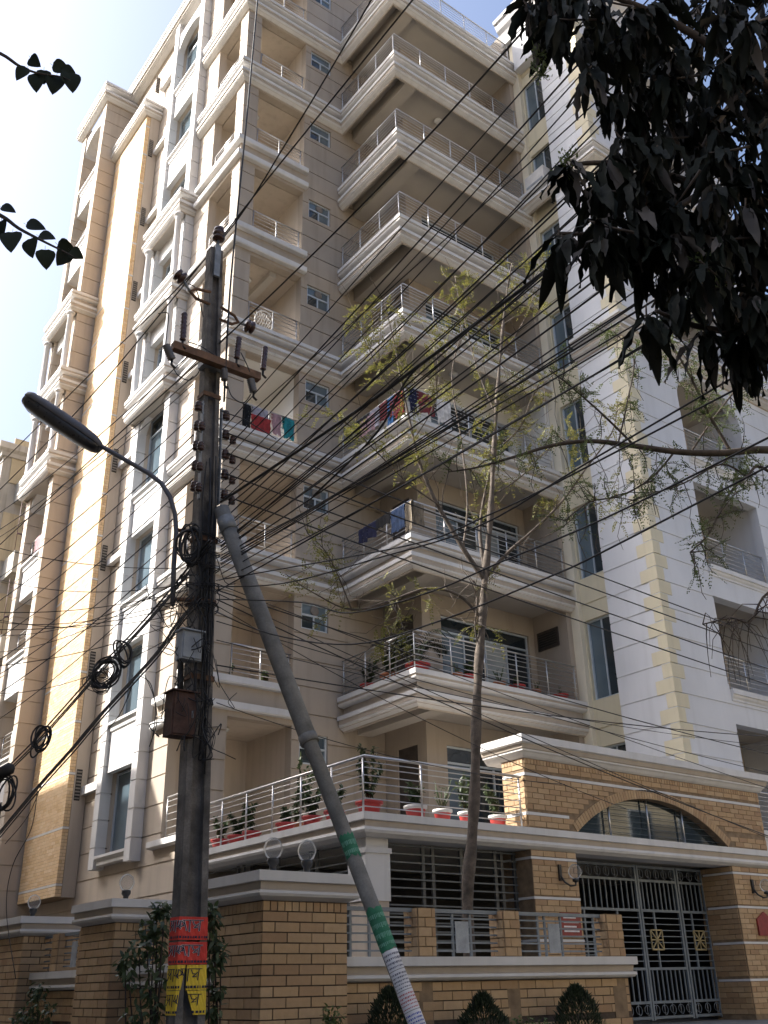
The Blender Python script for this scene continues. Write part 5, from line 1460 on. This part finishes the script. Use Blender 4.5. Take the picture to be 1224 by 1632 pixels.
pot(9.75, 15.6, CZ, .17, .22, 'pot_clay', 'clay pot with tall leafy shrub standing inside the terrace', ('bush', 1.3, 7), GP)
GB = 'potted plants on the lowest balcony'
def bxx(u): return onp(1, 15.55, u, 1075).x
pot(12.75, 15.6, F(0), .2, .2, 'pot_red', 'big red pot with an arching palm at the lowest balcony corner', ('palm', .95, 22), GB)
for u, m_, r_, pl, lab in ((728, 'pot_clay', .10, ('spike', .3, 5), 'clay pot next to the palm on the lowest balcony'), (745, 'pot_red', .13, ('bush', .4, 4), 'red bowl with small plant beside the clay pot on the lowest balcony'), (795, 'pot_clay', .11, ('spike', .4, 6), 'clay pot with spiky plant behind the trunk on the lowest balcony'), (822, 'pot_red', .15, ('bush', .2, 2), 'red bowl with seedling on the lowest balcony'), (852, 'pot_clay', .09, ('spike', .3, 4), 'small clay pot with cactus on the lowest balcony'), (890, 'pot_red', .14, ('spike', .25, 3), 'red bowl at the wing end of the lowest balcony')):
    pot(bxx(u), 15.55, F(0)+.02, r_, .16, m_, lab, pl, GB)
pot(12.7, 17.3, F(0), .15, .17, 'pot_red', 'red pot with thin shrub at the back of the lowest balcony', ('bush', .6, 5), GB)
pot(12.7, 16.5, F(0), .17, .2, 'pot_clay', 'clay pot with dense low shrub on the lowest balcony side', ('bush', .5, 9), GB)
pot(9.75, 18.4, F(0)+.0, .13, .15, 'pot_red', 'red pot with plant in the lowest corner loggia', ('bush', .4, 4), None)
pot(10.6, 18.4, F(0)+.0, .13, .15, 'pot_red', 'red bowl with yellow-green plant in the lowest corner loggia', ('bush', .3, 4), None)

# ------------------------------------------------------------------ washing on the balconies
def cloth(axis, pos, a0, a1, zt, drop, m_, lab, grp, nm='hanging_cloth', back=.6, ph=0):
    mb = MB(); nu, nv = 12, 14; vs = []
    for j in range(nv+1):
        t = j/nv; tot = drop*(1+back); s = t*tot-drop*back
        for i in range(nu+1):
            a = a0+(a1-a0)*i/nu+.012*math.sin(j*1.1+i)
            fold = .022*math.sin(i*1.9+ph)+.012*math.sin(i*4.3+ph*2)
            amp = min(1, abs(s)/.12)
            z = zt+.03-abs(s)-(.03*math.sin(i*.9+ph) if j in (0, nv) else 0)-.02*abs((i/nu)-.5)*amp
            off = (-.03 if s > 0 else .03)*min(1, abs(s)/.03)+fold*amp*(1 if s > 0 else -.4)
            vs.append((pos+off, a, z) if axis == 'X' else (a, pos+off, z))
    mb.add(vs, [(j*(nu+1)+i, j*(nu+1)+i+1, (j+1)*(nu+1)+i+1, (j+1)*(nu+1)+i) for j in range(nv) for i in range(nu)], 0, True)
    tag(mb.build(nm, m_), lab, 'laundry', grp)
GL = 'washing hung on the balcony railings'
def yb(u, v): return onp(0, 12.42, u, v).y
def xb(u, v): return onp(1, 15.25, u, v).x
def xl(u, v): return onp(1, 18.08, u, v).x
r1 = F(1)+.89; r2 = F(2)+.89; rl = F(2)+.86
cloth('X', 12.42, yb(600, 800), yb(574, 820), r1, .42, 'cloth_navy', 'dark navy shirt hung over the second balcony railing', GL, ph=1)
cloth('X', 12.42, yb(622, 790), yb(601, 800), r1, .30, 'cloth_black', 'black cloth hung between the navy shirt and the blue jeans', GL, ph=2)
cloth('X', 12.42, yb(645, 780), yb(623, 790), r1, .62, 'cloth_jean', 'pair of blue jeans hung over the second balcony railing', GL, ph=3)
cloth('X', 12.42, yb(656, 770), yb(646, 780), r1, .75, 'cloth_camo', 'crumpled khaki trousers hung at the second balcony corner', GL, ph=4)
cloth('Y', 15.25, 12.46, xb(672, 770), r1, .60, 'cloth_camo', 'khaki sheet hung on the front of the second balcony corner', GL, ph=5)
cloth('X', 12.42, yb(590, 620), yb(570, 640), r2, .55, 'cloth_black', 'black garment hung at the back of the third balcony side', GL, ph=1)
cloth('X', 12.42, yb(604, 610), yb(591, 620), r2, .60, 'cloth_grey', 'grey garment hung beside the black one on the third balcony', GL, ph=2)
cloth('X', 12.42, yb(617, 610), yb(606, 620), r2, .55, 'cloth_maroon', 'maroon cloth hung on the third balcony side railing', GL, ph=3)
cloth('X', 12.42, yb(627, 600), yb(618, 610), r2, .80, 'cloth_blue', 'long blue towel hung on the third balcony side railing', GL, ph=4)
cloth('X', 12.42, yb(644, 590), yb(630, 600), r2, .72, 'cloth_red', 'bright red cloth hung near the third balcony corner', GL, ph=5)
cloth('Y', 15.25, 12.75, 13.25, r2, .62, 'cloth_maroon', 'dark red sheet hung on the front of the third balcony corner', GL, ph=6)
cloth('Y', 15.25, 13.35, 13.75, r2, .7, 'cloth_white', 'white towel hung on the front railing of the third balcony', GL, ph=7)
cloth('X', 12.40, yb(598, 610), yb(576, 640), r2-.12, .5, 'cloth_print', 'printed garment bunched under the black one on the third balcony', GL, ph=8)
cloth('X', 12.40, yb(640, 590), yb(622, 610), r2-.15, .5, 'cloth_maroon', 'maroon garment bunched behind the red cloth on the third balcony', GL, ph=9)
cloth('Y', 15.27, 12.50, 12.72, r2+.02, .75, 'cloth_navy', 'navy garment at the front corner post of the third balcony', GL, ph=10)
cloth('Y', 18.08, 9.60, 9.80, rl, .85, 'cloth_black', 'black garment hung at the pier end of the white loggia', GL, ph=1)
cloth('Y', 18.08, 9.86, 10.28, rl, .62, 'cloth_grey', 'pale grey towel hung in the white loggia above the red cloth', GL, ph=2)
cloth('Y', 18.02, 9.80, 10.35, rl-.28, .52, 'cloth_red', 'red cloth hung low on the white loggia railing', GL, ph=3, back=.1)
cloth('Y', 18.08, 10.42, 10.68, rl, .62, 'cloth_print', 'patterned pale garment hung in the white loggia', GL, ph=4)
cloth('Y', 18.08, 10.74, 11.04, rl, .62, 'cloth_teal', 'teal towel hung at the wall end of the white loggia', GL, ph=5)
cloth('Y', 18.08, 9.64, 9.84, F(1)+.4, .42, 'cloth_white', 'white bundle of cloth in the loggia under the washing', None, ph=2)
GT = 'washing on the far stair tower'
for i, (k, y0, y1, m_, lab) in enumerate(((3, 27.5, 27.8, 'cloth_orange', 'orange cloth on the far tower columned balcony'), (3, 28.1, 28.4, 'cloth_maroon', 'maroon cloth beside the orange one on the far tower'), (2, 28.2, 28.6, 'cloth_print', 'printed cloth on the far tower balcony under the columns'), (5, 27.9, 28.3, 'cloth_red', 'red cloth on the far tower balcony above the columns'), (2, 27.6, 28.0, 'cloth_white', 'white cloth beside the printed one on the far tower'))):
    cloth('X', 8.25 if k != 5 else 8.2, y0, y1, F(k)+.84, .7, m_, lab, GT, ph=i)
# wicker chair in the loggia
ch = thing('wicker_chair', 'white wicker chair with round lattice back in the corner loggia', 'chair', (10.25, 18.6, F(3)))
cz = F(3)
MB().lathe((10.25, 18.6, cz+.40), [(.05, 0), (.24, .0), (.25, .03), (.23, .05), (.05, .05)], 18).build('seat', 'pot_white', ch)
for a in range(4):
    q = math.pi/4+a*math.pi/2; MB().tube([(10.25+.18*math.cos(q), 18.6+.18*math.sin(q), cz+.41), (10.25+.22*math.cos(q), 18.6+.22*math.sin(q), cz)], .014, 6).build('leg', 'pot_white', ch)
bk = MB().tube([(10.25+.27*math.cos(a), 18.37-.05*math.sin(a), cz+.68+.30*math.sin(a)) for a in [2*math.pi*i/20 for i in range(21)]], .018, 6, caps=False).build('backrest', 'pot_white', ch)
for i in range(-3, 4):
    o_ = i*.075; h_ = math.sqrt(max(.01, .27**2-o_**2))
    MB().tube([(10.25+o_-.1, 18.365, cz+.68-h_*1.0), (10.25+o_+.1, 18.365, cz+.68+h_*1.0)], .006, 4).build('cane', 'pot_white', ch)
    MB().tube([(10.25+o_+.1, 18.36, cz+.68-h_*1.0), (10.25+o_-.1, 18.36, cz+.68+h_*1.0)], .006, 4).build('cane', 'pot_white', ch)
# outdoor unit on the wing ledge
ou = thing('air_conditioner', 'white air conditioner unit standing on the upper ledge of the white wing', 'air conditioner', (17.32, 14.6, 22.93))
MB().box(17.12, 17.42, 14.25, 15.0, 22.96, 23.5).build('casing', 'pot_white', ou)
MB().box(17.105, 17.119, 14.3, 14.95, 23.02, 23.1).build('vent_slot', 'box_grey', ou)
for y in (14.35, 14.9): MB().box(17.14, 17.4, y-.03, y+.03, 22.93, 22.96).build('foot', 'black_metal', ou)
